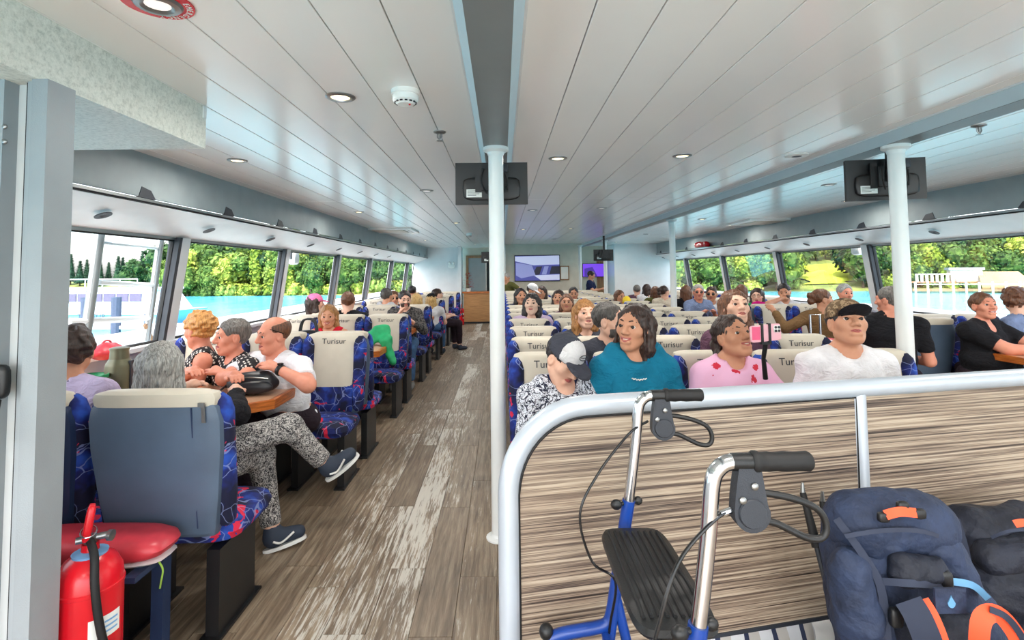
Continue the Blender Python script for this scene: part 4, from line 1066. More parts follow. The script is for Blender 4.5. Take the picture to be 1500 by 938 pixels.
# --- rows behind
person('man with grey stubble in a charcoal T-shirt behind the teal sweatshirt', 893, 471, 3.5, a=5, ha=68, hp=2, skin='skin_fair', hair='short', hmat='hair_darkgrey', top='cloth_charcoal', sleeve='tee', lod=0, beard='hair_darkgrey', W=1.08)
person('woman with long coppery hair and a fringe in the third row', 857, 461, 4.3, a=2, ha=16, hp=10, skin='skin_fair', hair='bangs', hmat='hair_ginger', top='cloth_charcoal', sleeve='tee', lod=0, female=True, long=.24)
person('brown-haired woman looking up behind the girl in pink', 1077, 451, 3.55, a=5, ha=24, hp=18, skin='skin_fair', hair='long', hmat='hair_brown', top='cloth_plum', sleeve='tee', lod=0, female=True, long=.22)
person('woman with straight black hair and a pale purple top near the aisle', 779, 446, 5.75, a=-2, ha=-8, hp=10, skin='skin_pale', hair='bangs', hmat='hair_black', top='cloth_purplepale', sleeve='long', lod=1, female=True, long=.2)
person('dark-haired woman far down the centre block next to the aisle', 763, 434, 8.0, a=0, ha=15, hp=5, skin='skin_tan', hair='long', hmat='hair_black', top='cloth_navy', sleeve='long', lod=2)
person('person in a white cap leaning over far down the centre block', 780, 426, 9.5, a=0, ha=60, hp=-20, skin='skin_tan', hair='short', hmat='hair_dark', top='cloth_tancoat', lod=2, hatted=(('cloth_white', 'cloth_white'), True))
person('dark-haired person beside the white cap far down the centre block', 793, 429, 9.5, a=0, ha=-20, skin='skin_tan', hair='long', hmat='hair_dark', top='cloth_cream', lod=2)
person('woman with shoulder-length dark hair under the large screen', 818, 437, 8.0, a=0, ha=-8, hp=5, skin='skin_tan', hair='long', hmat='hair_dark', top='cloth_cream', lod=2, long=.18)
person('child with brown hair in front of the woman under the screen', 830, 444, 6.6, a=0, ha=0, hp=8, skin='skin_olive', hair='bob', hmat='hair_brown', top='cloth_plum', lod=2, hs=.88, W=.8)
person('man with short dark hair at the right of the large screen', 840, 431, 9.4, a=0, ha=5, skin='skin_tan', hair='short', hmat='hair_black', top='cloth_greyhood', lod=2)
person('child holding something yellow far in the centre block', 908, 435, 8.8, a=0, ha=40, skin='skin_tan', hair='bob', hmat='hair_brown', top='cloth_redtop', lod=2, hs=.9, W=.8)
person('crew member in olive shirt bending at the far end of the aisle', 742, 407, 13.9, a=-40, ha=-30, hp=-20, skin='skin_tan', hair='short', hmat='hair_grey', top='cloth_olive', stand=True, lod=2, lean=24, eyes=False)
person('crew member in dark blue standing by the purple screen', 866, 404, 14.2, a=70, ha=70, hp=-20, skin='skin_tan', hair='short', hmat='hair_black', top='cloth_navy', stand=True, lod=2, pants='cloth_denim', hands=[(-.15, .32, 1.05), (.15, .32, 1.05)], eyes=False)
# --- left side
person('man with curly dark hair in lavender seen from behind the column', 106, 515, 2.66, a=180, ha=172, hp=0, skin='skin_tan', hair='curly', hmat='hair_dark', top='cloth_lavender', sleeve='tee', lod=0, W=1.02, eyes=False)
p, i_ = person('grey-haired woman in black with patterned trousers and crossed legs at the near table', 236, 538, 2.62, a=172, ha=168, hp=-4, skin='skin_fair', hair='bob', hmat='hair_grey', top='cloth_black', sleeve='long', pants='cloth_leafprint', lod=0, W=1.08, female=True, eyes=False,
       hands=[at(262, 572, 2.98), at(345, 578, 2.98)], pole=(1, -.3, -.5), feet=[(.9, .3, .35), (.85, .5, 0)],
       knees=[Vector((-1.19, 3.0, .66)), Vector((-1.36, 3.03, .50))], ankles=[Vector((-1.03, 3.13, .415)), Vector((-1.275, 3.0, .1))])
person('person with curly blonde hair turned to the left window', 292, 484, 3.72, a=-60, ha=-140, hp=-5, skin='skin_red', hair='curly', hmat='hair_curl_blonde', top='cloth_polka', sleeve='tank', lod=0, W=.95, eyes=False)
person('woman with short grey hair in a polka-dot top looking left over the table', 340, 494, 3.60, a=-35, ha=-76, hp=2, skin='skin_red', hair='short', hmat='hair_salt', top='cloth_polka', sleeve='cap', lod=0, W=1.1, lean=14, female=True, hands=[at(326, 548, 3.40), at(280, 545, 3.40)], pole=(1, -.2, -.25), finezones=(0, 1))
p, i_ = person('balding man in a white T-shirt leaning on the table and looking left', 401, 491, 3.52, a=-28, ha=-70, hp=-4, skin='skin_red', hair='bald', hmat='hair_brown', top='cloth_white', sleeve='tee', lod=0, W=1.28, lean=16, belly=.4, hands=[at(408, 541, 3.30), at(340, 551, 3.22)], pole=(1, .05, -.35), finezones=(0, 1))
hv = i_['h']; k = MB(); k.tube([hv(.078, .05, .05), hv(.088, -.03, .012), hv(.085, -.06, -.005)], .0028, 6); k.tube([hv(-.078, .05, .05), hv(-.088, -.03, .012)], .0028, 6); k.build('spectacles_temple', 'frame_black', p, smooth=True)
cc = i_['H']+i_['u']*.30*i_['T']
E, W_ = i_['EL'][0], i_['WR'][0]; wd = (W_-E).normalized()
k = MB(); k.lathe([(.033, -.014), (.036, -.008), (.036, .008), (.033, .014)], tuple(W_-wd*.015), 16, wd); wt = k.build('wrist_watch', 'black_plastic', p, smooth=True)
k = MB(); k.lathe([(.019, 0), (.019, .007), (.014, .009)], tuple(W_-wd*.015+Vector((0, .0, .034))), 16, Vector((0, 0, 1))); k.build('watch_dial', 'black_gloss', wt, smooth=True)
SPADE = (p, i_)
person('smiling woman in a red sleeveless top facing the camera', 481, 464, 5.6, a=0, ha=-8, hp=0, skin='skin_tan', hair='long', hmat='hair_ginger', top='cloth_redtop', sleeve='tank', lod=1, smile=True, female=True, long=.17)
person('person with long dark hair in a pink cap by the left window', 462, 445, 6.9, a=150, ha=112, hp=2, skin='skin_fair', hair='long', hmat='hair_dark', top='cloth_cream', sleeve='tank', lod=1, hatted=(('cloth_pinkcap', 'cloth_pinkcap'), True), long=.22)
p, i_ = person('man in a black T-shirt with a blue back print seen from behind', 510, 442, 6.7, a=178, ha=172, skin='skin_fair', hair='short', hmat='hair_brown', top='cloth_black', sleeve='tee', lod=1, W=1.2, eyes=False, hands=[(-.1, .3, .7), (.52, .15, .92)])
k = MB(); cc = i_['H']+i_['u']*.36*i_['T']; k.box(tuple(cc+Vector((-.02, -.128, 0))), (.13, .008, .075), Matrix.Rotation(-.1, 3, 'X')); k.build('back_print', S('print_blue', srgb(130, 190, 230), .7), p)
person('person in a grey hooded top by the left window, seen from behind', 567, 434, 8.2, a=160, ha=140, skin='skin_tan', hair='short', hmat='hair_darkgrey', top='cloth_greyhood', sleeve='long', hood=True, lod=2)
person('person in dark sunglasses beside the grey hooded top', 577, 437, 9.0, a=10, ha=10, skin='skin_tan', hair='short', hmat='hair_brown', top='cloth_navy', sleeve='long', lod=2, glasses='sun')
person('bearded man in a dark plaid shirt and jeans at the aisle table', 593, 439, 7.4, a=5, ha=12, hp=-6, skin='skin_fair', hair='short', hmat='hair_black', top='cloth_plaid', sleeve='long', pants='cloth_denim', lod=1, beard='beard_dark', shoes='shoe_grey', hands=[(-.14, .35, .85), (.06, .28, .95)])
person('person with long wavy blonde hair seen from behind by the aisle', 610, 441, 8.7, a=178, ha=172, skin='skin_fair', hair='long', hmat='hair_blonde', top='cloth_navy', sleeve='long', lod=2, eyes=False, long=.3)
person('blonde person in a dark visor at the far left benches', 632, 440, 9.7, a=175, ha=160, skin='skin_fair', hair='long', hmat='hair_blonde', top='cloth_white2', lod=2, pants='cloth_denim', hatted=(('cloth_black', 'cloth_black'), True), eyes=False, long=.2)
person('far person with dark hair against the white bulkhead', 604, 427, 11.4, a=170, ha=170, skin='skin_tan', hair='short', hmat='hair_black', top='cloth_charcoal', lod=2, eyes=False)
person('far person with a dark cap at the last left windows', 641, 432, 10.4, a=120, ha=110, skin='skin_fair', hair='short', hmat='hair_dark', top='cloth_plum', lod=2, eyes=False)
# --- right side
person('laughing woman in black with a short fringe at the right table', 1441, 449, 4.75, a=24, ha=36, hp=12, skin='skin_red', hair='short', hmat='hair_brown', top='cloth_black', sleeve='tee', lod=0, smile=True, W=1.5, belly=.9, female=True, neck_v=.05, hands=[(-.12, .52, .83), (.05, .50, .83)])
person('person with bushy dark brown hair at the right edge', 1488, 441, 4.9, a=195, W=.9, ha=170, skin='skin_fair', hair='curly', hmat='hair_brown', top='cloth_bluegrey', lod=1, eyes=False)
person('grey-haired man in black turned towards the right window seats', 1302, 440, 4.8, a=150, ha=-115, hp=-2, skin='skin_red', hair='short', hmat='hair_salt', top='cloth_black', sleeve='tee', lod=0, W=1.2, eyes=False)
person('woman in a tan coat with hair tied up, seen from behind', 1205, 439, 6.2, a=160, ha=110, hp=0, skin='skin_tan', hair='bun', hmat='hair_brown', top='cloth_tancoat', sleeve='long', lod=1, hands=[(-.5, .1, 1.0), None])
person('white-haired head between the tan coat and the man in black', 1238, 430, 6.95, a=10, ha=30, skin='skin_red', hair='short', hmat='hair_grey', top='cloth_white2', lod=2)
person('bearded man in white resting his head on his hand by the right window', 1149, 428, 7.8, a=-5, ha=-5, hp=-8, hr=8, skin='skin_tan', hair='short', hmat='hair_black', top='cloth_white2', lod=1, beard='beard_dark', hands=[None, (.1, .14, 1.08)])
person('woman with glasses in a magenta scarf and green jacket', 1109, 434, 8.1, a=0, ha=-6, skin='skin_fair', hair='bob', hmat='hair_dark', top='cloth_greenjacket', sleeve='long', lod=1, glasses='clear')
person('long brown hair seen from behind left of the magenta scarf', 1086, 427, 9.2, a=178, ha=178, skin='skin_fair', hair='long', hmat='hair_brown', top='cloth_charcoal', lod=2, eyes=False)
person('grey-haired person in a blue shirt and sunglasses by the right windows', 1023, 428, 8.5, a=5, ha=8, skin='skin_red', hair='short', hmat='hair_grey', top='cloth_bluegrey', lod=1, glasses='sun', hands=[(-.1, .35, .85), (.1, .35, .85)])
person('tanned woman in sunglasses beside the grey-haired blue shirt', 1042, 431, 8.6, a=0, ha=-4, skin='skin_olive', hair='short', hmat='hair_dark', top='cloth_white2', lod=2, glasses='sun')
person('long brown hair seen from behind near the white pole', 1005, 428, 9.7, a=178, ha=178, skin='skin_fair', hair='long', hmat='hair_brown', top='cloth_black', lod=2, eyes=False)
person('person with tied brown hair left of the white pole', 973, 428, 10.4, a=170, ha=130, skin='skin_fair', hair='bun', hmat='hair_dark', top='cloth_cream', lod=2, eyes=False)
person('small brown-haired head far by the right windows', 960, 428, 11.2, a=178, ha=178, skin='skin_tan', hair='bob', hmat='hair_brown', top='cloth_olive', lod=2, eyes=False)
person('dark-haired person in white far by the right windows', 948, 424, 12.4, a=170, ha=160, skin='skin_tan', hair='bob', hmat='hair_dark', top='cloth_white', lod=2, eyes=False)
person('grey-haired person against the far right white bulkhead', 933, 425, 12.8, a=178, ha=178, skin='skin_fair', hair='short', hmat='hair_salt', top='cloth_plum', lod=2, eyes=False)
# ================================================================== ceiling fixtures, screens
RING = MB().lathe([(.042, .002), (.045, -.008), (.058, -.009), (.066, -.004), (.066, .0)], n=24).mesh('ring', 'steel', True)
LENS = MB().lathe([(.042, -.003), (.03, -.0055), (.006, -.0065)], n=20).mesh('lens', 'lamp_warm', True)
LENSD = MB().lathe([(.042, -.003), (.03, .0005), (.006, .001)], n=20).mesh('lens', 'lamp_white', True)
lamp_data = bpy.data.lights.new('downlight', 'AREA'); lamp_data.shape = 'DISK'; lamp_data.size = .1; lamp_data.energy = LAMP_W; lamp_data.color = (1, .95, .88); lamp_data.spread = R(175)
COLS = [(-1.83, [-.3, 3.66, 6.8, 9.7, 12.7], 'left locker'), (-.72, [-.6, 2.36, 5.1, 8.4, 11.6, 14.6], 'left aisle'), (.40, [.6, 3.7, 6.8, 9.8, 12.8], 'centre block left half'), (1.26, [.6, 3.66, 6.65, 9.7, 12.7], 'centre block right half'),
        (3.1, [-.4, 2.2, 5.0, 8.2, 11.4, 14.4], 'right aisle'), (4.05, [.4, 3.2, 6.2, 9.4, 12.4], 'right locker')]
for x, ys, nm in COLS:  # grid continues past the visible lamps, also behind the camera, added for more light
    for j, y in enumerate(ys):
        t_ = thing('downlight', 'small round recessed ceiling lamp, %s from the stern over the %s' % (ORD[j], nm), 'ceiling lamp', (x, y, CEIL), group='recessed ceiling lamps')
        obj('ring', RING, t_); obj('lens', LENS if x < -1.5 or x > 3.5 or j % 2 else LENSD, t_)
        lo = bpy.data.objects.new('lamp_bulb', lamp_data); COL.objects.link(lo); lo.parent = t_; lo.location = (0, 0, -.014)
# small dark vents in the window soffits
VENT = MB().lathe([(.012, .0), (.035, -.006), (.05, -.004), (.05, .0)], n=16).mesh('nozzle', 'grey_plastic', True)
for s, X in ((-1, XL-.16), (1, XR+.16)):
    for j in range(11):
        y = 3.3+j*1.2
        if s < 0 and j > 7: continue
        v = obj('air_nozzle', VENT, None, 'round grey air nozzle, %s along the %s window soffit' % (ORD[j], 'left' if s < 0 else 'right'), 'air nozzle', 'air nozzles over the windows', loc=(X, y, FZ-.045-.16*.4-.022))
        v.rotation_euler = (0, -s*R(-23), 0)
def sprinkler(px, py, label):
    q = atz(px, py-4, CEIL); t_ = thing('sprinkler_head', label, 'sprinkler', (q.x, q.y, CEIL))
    MB().lathe([(.035, 0), (.035, -.006), (.02, -.012)], n=18).build('plate', 'steel', t_, smooth=True)
    k = MB(); k.tube([(0, 0, -.01), (0, 0, -.045)], .006, 8); k.tube([(-.012, 0, -.012), (-.014, 0, -.03), (0, 0, -.05)], .003, 6); k.tube([(.012, 0, -.012), (.014, 0, -.03), (0, 0, -.05)], .003, 6); k.build('frame', 'steel', t_, smooth=True)
    MB().lathe([(.004, -.05), (.018, -.052), (.018, -.054), (.004, -.055)], n=14).build('deflector', 'steel', t_, smooth=True)
sprinkler(644, 197, 'metal sprinkler head left of the near television'); sprinkler(1434, 188, 'metal sprinkler head at the far right ceiling')
def detector(px, py, label, s=1.0):
    q = atz(px, py, CEIL); t_ = thing('smoke_detector', label, 'smoke detector', (q.x, q.y, CEIL))
    MB().lathe([(.062*s, 0), (.062*s, -.02*s), (.058*s, -.022*s)], n=26).build('base', 'white_plastic', t_, smooth=True)
    b = MB().lathe([(.056*s, -.022*s), (.055*s, -.045*s), (.04*s, -.058*s), (.036*s, -.062*s), (.01*s, -.064*s)], n=26).build('chamber', 'white_plastic', t_, smooth=True)
    for j in range(14):
        a = 2*math.pi*j/14; k = MB(); k.box((.046*s*math.cos(a), .046*s*math.sin(a), -.054*s), (.004, .012*s, .006*s), Matrix.Rotation(a, 3, 'Z')); k.build('slot', 'dark_gap', b)
    MB().ball((.02*s, -.012*s, -.064*s), .005*s).build('indicator', 'red_paint', t_)
detector(594, 133, 'white round smoke detector on the near ceiling'); detector(687, 342, 'small white smoke detector further along the ceiling')
q = atz(1167, 227, CEIL); t_ = thing('ceiling_speaker', 'flat round ceiling speaker left of the right beam', 'speaker', (q.x, q.y, CEIL))
MB().lathe([(.075, 0), (.075, -.008), (.06, -.012)], n=24).build('rim', 'white_plastic', t_, smooth=True); MB().lathe([(.058, -.010), (.02, -.013), (.004, -.013)], n=20).build('grille', 'grey_plastic', t_, smooth=True)
# emergency lamp with red ring
q = atz(231, 4, CEIL); t_ = thing('emergency_lamp', 'round emergency lamp with red lettered ring at the top edge', 'ceiling lamp', (q.x, q.y, CEIL))
MB().lathe([(.066, -.001), (.066, -.004), (.096, -.004), (.096, -.001)], n=36).build('red_ring', 'red_paint', t_, smooth=30)
MB().lathe([(.035, -.006), (.045, -.014), (.06, -.012), (.068, -.002)], n=28).build('bezel', 'steel', t_, smooth=True); MB().lathe([(.035, -.007), (.012, -.003), (.003, -.003)], n=18).build('lens', 'lamp_white', t_, smooth=True)
for j, ch in enumerate('EMERGENCY'):
    a = R(2+j*14); me = text_mesh(ch, .024, 'paper_white'); o = obj('ring_letter', me, t_)
    o.matrix_local = Matrix(((-math.sin(a), math.cos(a), 0, .081*math.cos(a)), (math.cos(a), math.sin(a), 0, .081*math.sin(a)), (0, 0, -1, -.0055), (0, 0, 0, 1)))
# ceiling cassettes
def cassette(px, py, label):
    q = atz(px, py, CEIL); t_ = thing('air_cassette', label, 'air conditioner', (q.x, q.y, CEIL))
    k = MB()
    for x0, x1, y0, y1 in ((-.45, .45, -.45, -.38), (-.45, .45, .38, .45), (-.45, -.38, -.38, .38), (.38, .45, -.38, .38)): k.bb(x0, x1, y0, y1, -.03, 0)
    k.build('frame', 'white_plastic', t_); MB().bb(-.28, .28, -.28, .28, -.032, 0).build('grille', 'wall_beige', t_)
    for a in range(4):
        M_ = Matrix.Rotation(a*math.pi/2, 3, 'Z')
        k = MB(); k.box(tuple(M_ @ Vector((0, .33, -.012))), tuple(abs(v) for v in (M_ @ Vector((.6, .08, .012))))); k.build('slot', 'dark_gap', t_)
        k = MB(); k.box(tuple(M_ @ Vector((0, .33, -.024))), tuple(abs(v) for v in (M_ @ Vector((.6, .05, .008))))); k.build('vane', 'white_plastic', t_)
    return t_
cassette(572, 337, 'square white air-conditioning cassette on the left ceiling'); cassette(1120, 324, 'square white air-conditioning cassette on the right ceiling')
# televisions seen from the back
def television(px, py, Y, rz, label, sc_=1.0, cables=True, tilt=6):
    q = at(px, py, Y); t_ = thing('television', label, 'television', tuple(q), rz, 'ceiling televisions')
    Wt, Ht = .45*sc_, .262*sc_
    k = MB(); k.prism([(-Wt/2, -Ht/2), (Wt/2, -Ht/2), (Wt/2, Ht/2), (-Wt/2, Ht/2)], -.003, .027, XZ); k.build('housing', 'black_plastic', t_)
    k = MB(); k.rbox((0, -.012, -.035*sc_), (Wt*.8, .035, Ht*.55), 8, 28, 8, ez=5); k.build('back_bulge', 'black_plastic', t_, smooth=True)
    k = MB(); k.bb(-Wt/2+.01, Wt/2-.01, .0272, .0285, -Ht/2+.01, Ht/2-.01); k.build('screen', 'black_gloss', t_)
    k = MB(); k.bb(-.06, .06, -.055, -.03, -.05, .075); k.bb(-.02, .02, -.075, -.05, -.02, max(.09, CEIL-q.z-.02)); k.bb(-.10, -.06, -.04, -.028, -.06, .1); k.bb(.06, .1, -.04, -.028, -.06, .1); k.build('wall_mount', 'black_plastic', t_)
    k = MB(); k.bb(-.155*sc_, -.06*sc_, -.0315, -.0295, -.09*sc_, -.04*sc_); st = k.build('sticker', 'paper_white', t_)
    for j in range(4): k = MB(); k.bb(-.148*sc_, (-.075-.02*(j % 2))*sc_, -.0325, -.0314, (-.052-.009*j)*sc_, (-.049-.009*j)*sc_); k.build('print_line', 'ink', st)
    if cables:
        for j, (a, b, c_) in enumerate((((.03, -.06, -.06), (.07, -.09, .02), (.05, -.07, CEIL-q.z-.02)), ((-.03, -.06, -.07), (-.06, -.1, 0), (-.045, -.07, .08)), ((.0, -.06, -.08), (.05, -.1, -.11), (.09, -.07, -.03)), ((.02, -.06, -.02), (.08, -.09, .05), (.1, -.06, -.05)))):
            MB().tube(spline([a, b, c_], 6), .005, 7).build('cable', 'black_rubber', t_, smooth=True)
        MB().rbox((.085, -.085, .08), (.035, .02, .05), 4).build('plug', 'grey_plastic', t_, smooth=True)
television(720, 269, 3.3, 0, 'black television back behind the nearest pole')
television(1297, 263, 3.34, R(-12), 'black television back behind the right pole')
television(719, 377, 12.0, 0, 'small far television behind the nearest pole', .95, False); television(884, 374, 11.6, 0, 'small far television above the far right seats', .95, False)
# bulkhead screens
emit('scr_blue', srgb(70, 74, 150), .4); emit('scr_white', srgb(200, 204, 236), .35); emit('scr_mid', srgb(140, 146, 200), .35); emit('scr_dark', srgb(24, 24, 44), .5); emit('scr_purple', srgb(110, 60, 205), .7); emit('scr_violet', srgb(60, 34, 130), .8)
q = at(787, 393, 14.95); t_ = thing('large_screen', 'large flat screen showing a white boat on the far bulkhead', 'television', (q.x, 14.96, q.z))
MB().bb(-.64, .64, -.01, .04, -.37, .37).build('bezel', 'black_plastic', t_)
MB().bb(-.62, .62, -.013, -.01, -.35, .35).build('picture', 'scr_blue', t_)
for poly, mt in (([(-.62, .33), (.62, .35), (.62, .1), (-.1, .08), (-.62, .2)], 'scr_white'), ([(-.6, .16), (-.15, .08), (-.05, -.2), (-.45, -.28), (-.6, -.2)], 'scr_mid'), ([(-.02, .04), (.14, .05), (.06, -.18), (-.14, -.2)], 'scr_dark'), ([(.2, .05), (.32, .05), (.25, -.18), (.12, -.18)], 'scr_mid'),
                 ([(.4, .05), (.62, .05), (.62, -.16), (.34, -.17)], 'scr_dark'), ([(-.1, -.2), (.62, -.18), (.62, -.33), (.1, -.34)], 'scr_white'), ([(-.55, .3), (-.2, .32), (-.1, .25), (-.5, .2)], 'scr_mid')):
    MB().prism(poly, -.0150-.0004*len(poly), -.013, XZ).build('picture_area', mt, t_)
q = at(871, 396, 16.4); t_ = thing('wall_screen', 'purple glowing screen on the far right wall', 'television', (q.x, 16.5, q.z))
MB().bb(-.36, .36, -.01, .04, -.21, .21).build('bezel', 'black_plastic', t_); MB().bb(-.345, .345, -.013, -.01, -.195, .195).build('picture', 'scr_purple', t_); MB().prism([(-.3, -.19), (.1, -.19), (-.05, .1), (-.3, .05)], -.015, -.013, XZ).build('picture_area', 'scr_violet', t_)
q = at(827, 400, 14.97); t_ = thing('notice_frame', 'small framed notice beside the large screen', 'notice', (q.x, 14.97, q.z)); MB().bb(-.13, .13, 0, .03, -.2, .2).build('frame', 'brown_panel', t_); MB().bb(-.1, .1, -.004, 0, -.17, .17).build('sheet', 'paper_white', t_)
# bar counter at the end of the left aisle
t_ = thing('bar_counter', 'light wooden bar counter at the far end of the aisle', 'counter', (-.68, 16.0, 0), R(2))
MB().bb(-.48, .5, 0, .4, 0, .90).build('front_panel', 'counter_wood', t_); MB().bb(-.52, .54, -.05, .45, .90, .945).build('worktop', 'orange_wood', t_); MB().bb(-.48, .5, -.006, 0, 0, .05).build('plinth', 'dark_gap', t_)
t_ = thing('festive_plant', 'small bushy red decoration standing on the bar counter', 'plant', (-1.02, 16.1, .945))
MB().lathe([(.06, 0), (.08, .1), (.07, .1)], n=14).build('pot', 'white_plastic', t_, smooth=True)
S('petal_red', srgb(170, 40, 40), .7, var=.3, vscale=40)
k = MB()
for j in range(90):
    a = rnd.uniform(0, 6.28); zz = rnd.uniform(.1, .55); rr = .16*(1-(zz-.1)/.55)+.03
    c_ = Vector((rr*math.cos(a)*rnd.random()**.4, rr*math.sin(a)*rnd.random()**.4, zz)); d_ = Vector((math.cos(a), math.sin(a), rnd.uniform(-.3, .7)))*.06; s_ = d_.cross(Vector((0, 0, 1)))*.5
    k.add([c_, c_+d_*.5+s_, c_+d_, c_+d_*.5-s_], [(0, 1, 2, 3)])
k.build('leaves', 'petal_red', t_, kind='stuff')
k = MB(); k.rbox((0, 0, 0), (.22, .05, .14), 6); q = at(661, 390, 16.5); 
t_ = thing('emergency_light', 'small white twin-lamp box on the far bulkhead', 'lamp', (q.x, 16.56, q.z)); k.build('box', 'white_plastic', t_, smooth=True)
MB().ball((-.06, -.03, .1), .045).build('lamp_head', 'white_plastic', t_, smooth=True); MB().ball((.06, -.03, .1), .045).build('lamp_head', 'white_plastic', t_, smooth=True)
# extinguishers
def extinguisher(loc, s, label, rz=0, full=True):
    t_ = thing('fire_extinguisher', label, 'fire extinguisher', loc, rz); t_.scale = (s, s, s)
    MB().lathe([(.09, 0), (.097, .015), (.097, .5), (.1, .502), (.1, .512), (.097, .515), (.092, .555), (.072, .59), (.04, .612), (.026, .618), (.024, .64)], n=28).build('cylinder', 'red_paint', t_, smooth=30)
    MB().lathe([(.03, .606), (.05, .602), (.052, .612), (.03, .618)], n=22).build('collar', S('collar_blue', srgb(120, 170, 215), .4) if 'collar_blue' not in MATS else 'collar_blue', t_, smooth=True)
    k = MB(); k.tube([(0, 0, .63), (0, 0, .665)], .018, 12); k.tube([(-.04, 0, .655), (.05, 0, .655)], .011, 10); k.build('valve', 'steel', t_, smooth=True)
    k = MB(); k.rbox((-.005, -.01, .71), (.026, .05, .12), 4, rot=Matrix.Rotation(R(8), 3, 'Y')); k.build('lever', 'red_paint', t_, smooth=True)
    MB().tube([(-.005+.022*math.cos(a), -.02+.03*math.sin(a), .685+.008*math.sin(a)) for a in np.linspace(0, 6.28, 15)[:-1]], .0025, 6, closed=True).build('safety_ring', 'chrome', t_, smooth=True)
    MB().lathe([(.018, 0), (.018, .012), (.012, .014)], (.05, -.01, .655), 14, Vector((1, -.6, 0))).build('gauge', 'steel', t_, smooth=True)
    MB().tube(spline([(.0, -.02, .655), (.015, -.07, .62), (.02, -.105, .54), (.035, -.112, .42), (.06, -.11, .3), (.075, -.1, .22)], 6), .0125, 10).build('hose', 'black_rubber', t_, smooth=True)
    MB().tube([(.066, -.108, .275), (.071, -.103, .245)], .0155, 10).build('hose_clip', 'white_plastic', t_, smooth=True)
    k = MB(); r_ = .0985
    arcs = [(r_*math.sin(a), -r_*math.cos(a)) for a in np.linspace(.05, 1.05, 8)]
    k.loft([[(x, y, .36) for x, y in arcs], [(x, y, .43) for x, y in arcs]], False, closed=False); lb = k.build('paper_label', 'paper_white', t_, smooth=True)
    k = MB(); r_ = .0992
    for j in range(3):
        arcs = [(r_*math.sin(a), -r_*math.cos(a)) for a in np.linspace(.5, .95, 5)]; k.loft([[(x, y, .375+.016*j) for x, y in arcs], [(x, y, .381+.016*j) for x, y in arcs]], False, closed=False)
    k.build('label_print', 'collar_blue', lb)
e_ = at(131, 850, 1.80); extinguisher((e_.x, 1.80, 0), .98, 'red fire extinguisher with black hose beside the near column', R(34))
e_ = at(676, 462, 15.6); extinguisher((e_.x, 15.6, 0), .8, 'red fire extinguisher standing beside the far counter')
# ================================================================== luggage and small things
S('pack_blue', srgb(34, 46, 72), .75, var=.3, vscale=18, bump=(28, .6, .02)); S('pack_dark', srgb(20, 25, 40), .7, var=.3, vscale=14, bump=(28, .6, .02)); S('pack_strap', srgb(40, 47, 66), .8, var=.15); S('pack_orange', srgb(236, 86, 48), .7, var=.08); S('pack_sky', srgb(96, 150, 190), .6)
def pv(L): return [at(x, y, d) for x, y, d in L]
def ribbon(pts, w, th, name, mat, parent, n=5):
    """flat webbing along a path that faces the camera"""
    P = spline(pts, n); rings = []
    for i in range(len(P)):
        tg = (P[min(i+1, len(P)-1)]-P[max(i-1, 0)]).normalized(); vd = (P[i]-EYE).normalized(); sd_ = tg.cross(vd).normalized()*w/2; o = -vd*th
        rings.append([P[i]+sd_, P[i]+sd_+o, P[i]-sd_+o, P[i]-sd_])
    return MB().loft(rings).build(name, mat, parent, smooth=40)
bp = thing('hiking_backpack', 'large navy hiking backpack with orange strap lining, leaning on the partition', 'backpack', (0, 0, 0))
g = SDF(); D = 1.46
def seg(a, b, r1, r2, k=.06): g.rc(np.array(at(*a)), np.array(at(*b)), r1, r2, k=k)
seg((1272, 775, D), (1338, 772, D), .088, .085); seg((1262, 830, D), (1365, 835, D), .092, .095); seg((1272, 900, D), (1400, 905, D), .1, .1); seg((1285, 990, D), (1435, 985, D), .105, .105); seg((1300, 1080, D), (1440, 1080, D), .105, .105)
bd = obj('main_body', g.mesh('main_body', 'pack_blue', .009, disp=wob(.010, 44, 4)), bp)
g = SDF(); seg((1262, 768, D-.01), (1345, 768, D-.01), .088, .085); g.plane(at(1300, 800, D), (0, .0, -1)); obj('lid', g.mesh('lid', 'pack_blue', .007, disp=wob(.004, 45, 7)), bp)
g = SDF(); seg((1243, 835, D-.08), (1256, 905, D-.08), .05, .058); obj('side_pocket', g.mesh('side_pocket', 'pack_blue', .007, disp=wob(.004, 50, 1)), bp)
g = SDF(); seg((1325, 835, D-.105), (1368, 838, D-.105), .04, .034); obj('front_fold', g.mesh('front_fold', 'pack_dark', .006, disp=wob(.006, 60, 2)), bp)
g = SDF(); seg((1350, 925, D-.10), (1405, 930, D-.10), .065, .06); obj('back_pad', g.mesh('back_pad', 'pack_dark', .007, disp=wob(.003, 40, 5)), bp)
ribbon(pv([(1297, 755, D-.1), (1318, 750, D-.108), (1343, 752, D-.1)]), .022, .008, 'grab_handle', 'pack_orange', bp)
for (x, y) in ((1294, 758), (1347, 753), (1322, 742)): q = at(x, y, D-.1); MB().rbox(tuple(q), (.028, .016, .024), 4).build('buckle', 'black_plastic', bp, smooth=True)
ribbon(pv([(1225, 760, D-.075), (1262, 810, D-.1), (1290, 860, D-.115), (1300, 938, D-.12)]), .018, .006, 'webbing', 'pack_strap', bp)
ribbon(pv([(1290, 852, D-.11), (1335, 855, D-.145), (1385, 858, D-.13)]), .016, .006, 'webbing', 'pack_strap', bp)
ribbon(pv([(1238, 786, D-.095), (1290, 778, D-.105), (1345, 778, D-.105), (1388, 790, D-.08)]), .010, .005, 'lid_seam', 'pack_strap', bp)
q = at(1385, 852, D-.13); MB().rbox(tuple(q), (.03, .02, .05), 4).build('buckle', 'black_plastic', bp, smooth=True)
q = at(1312, 905, D-.14); MB().rbox(tuple(q), (.03, .02, .045), 4).build('buckle', 'black_plastic', bp, smooth=True)
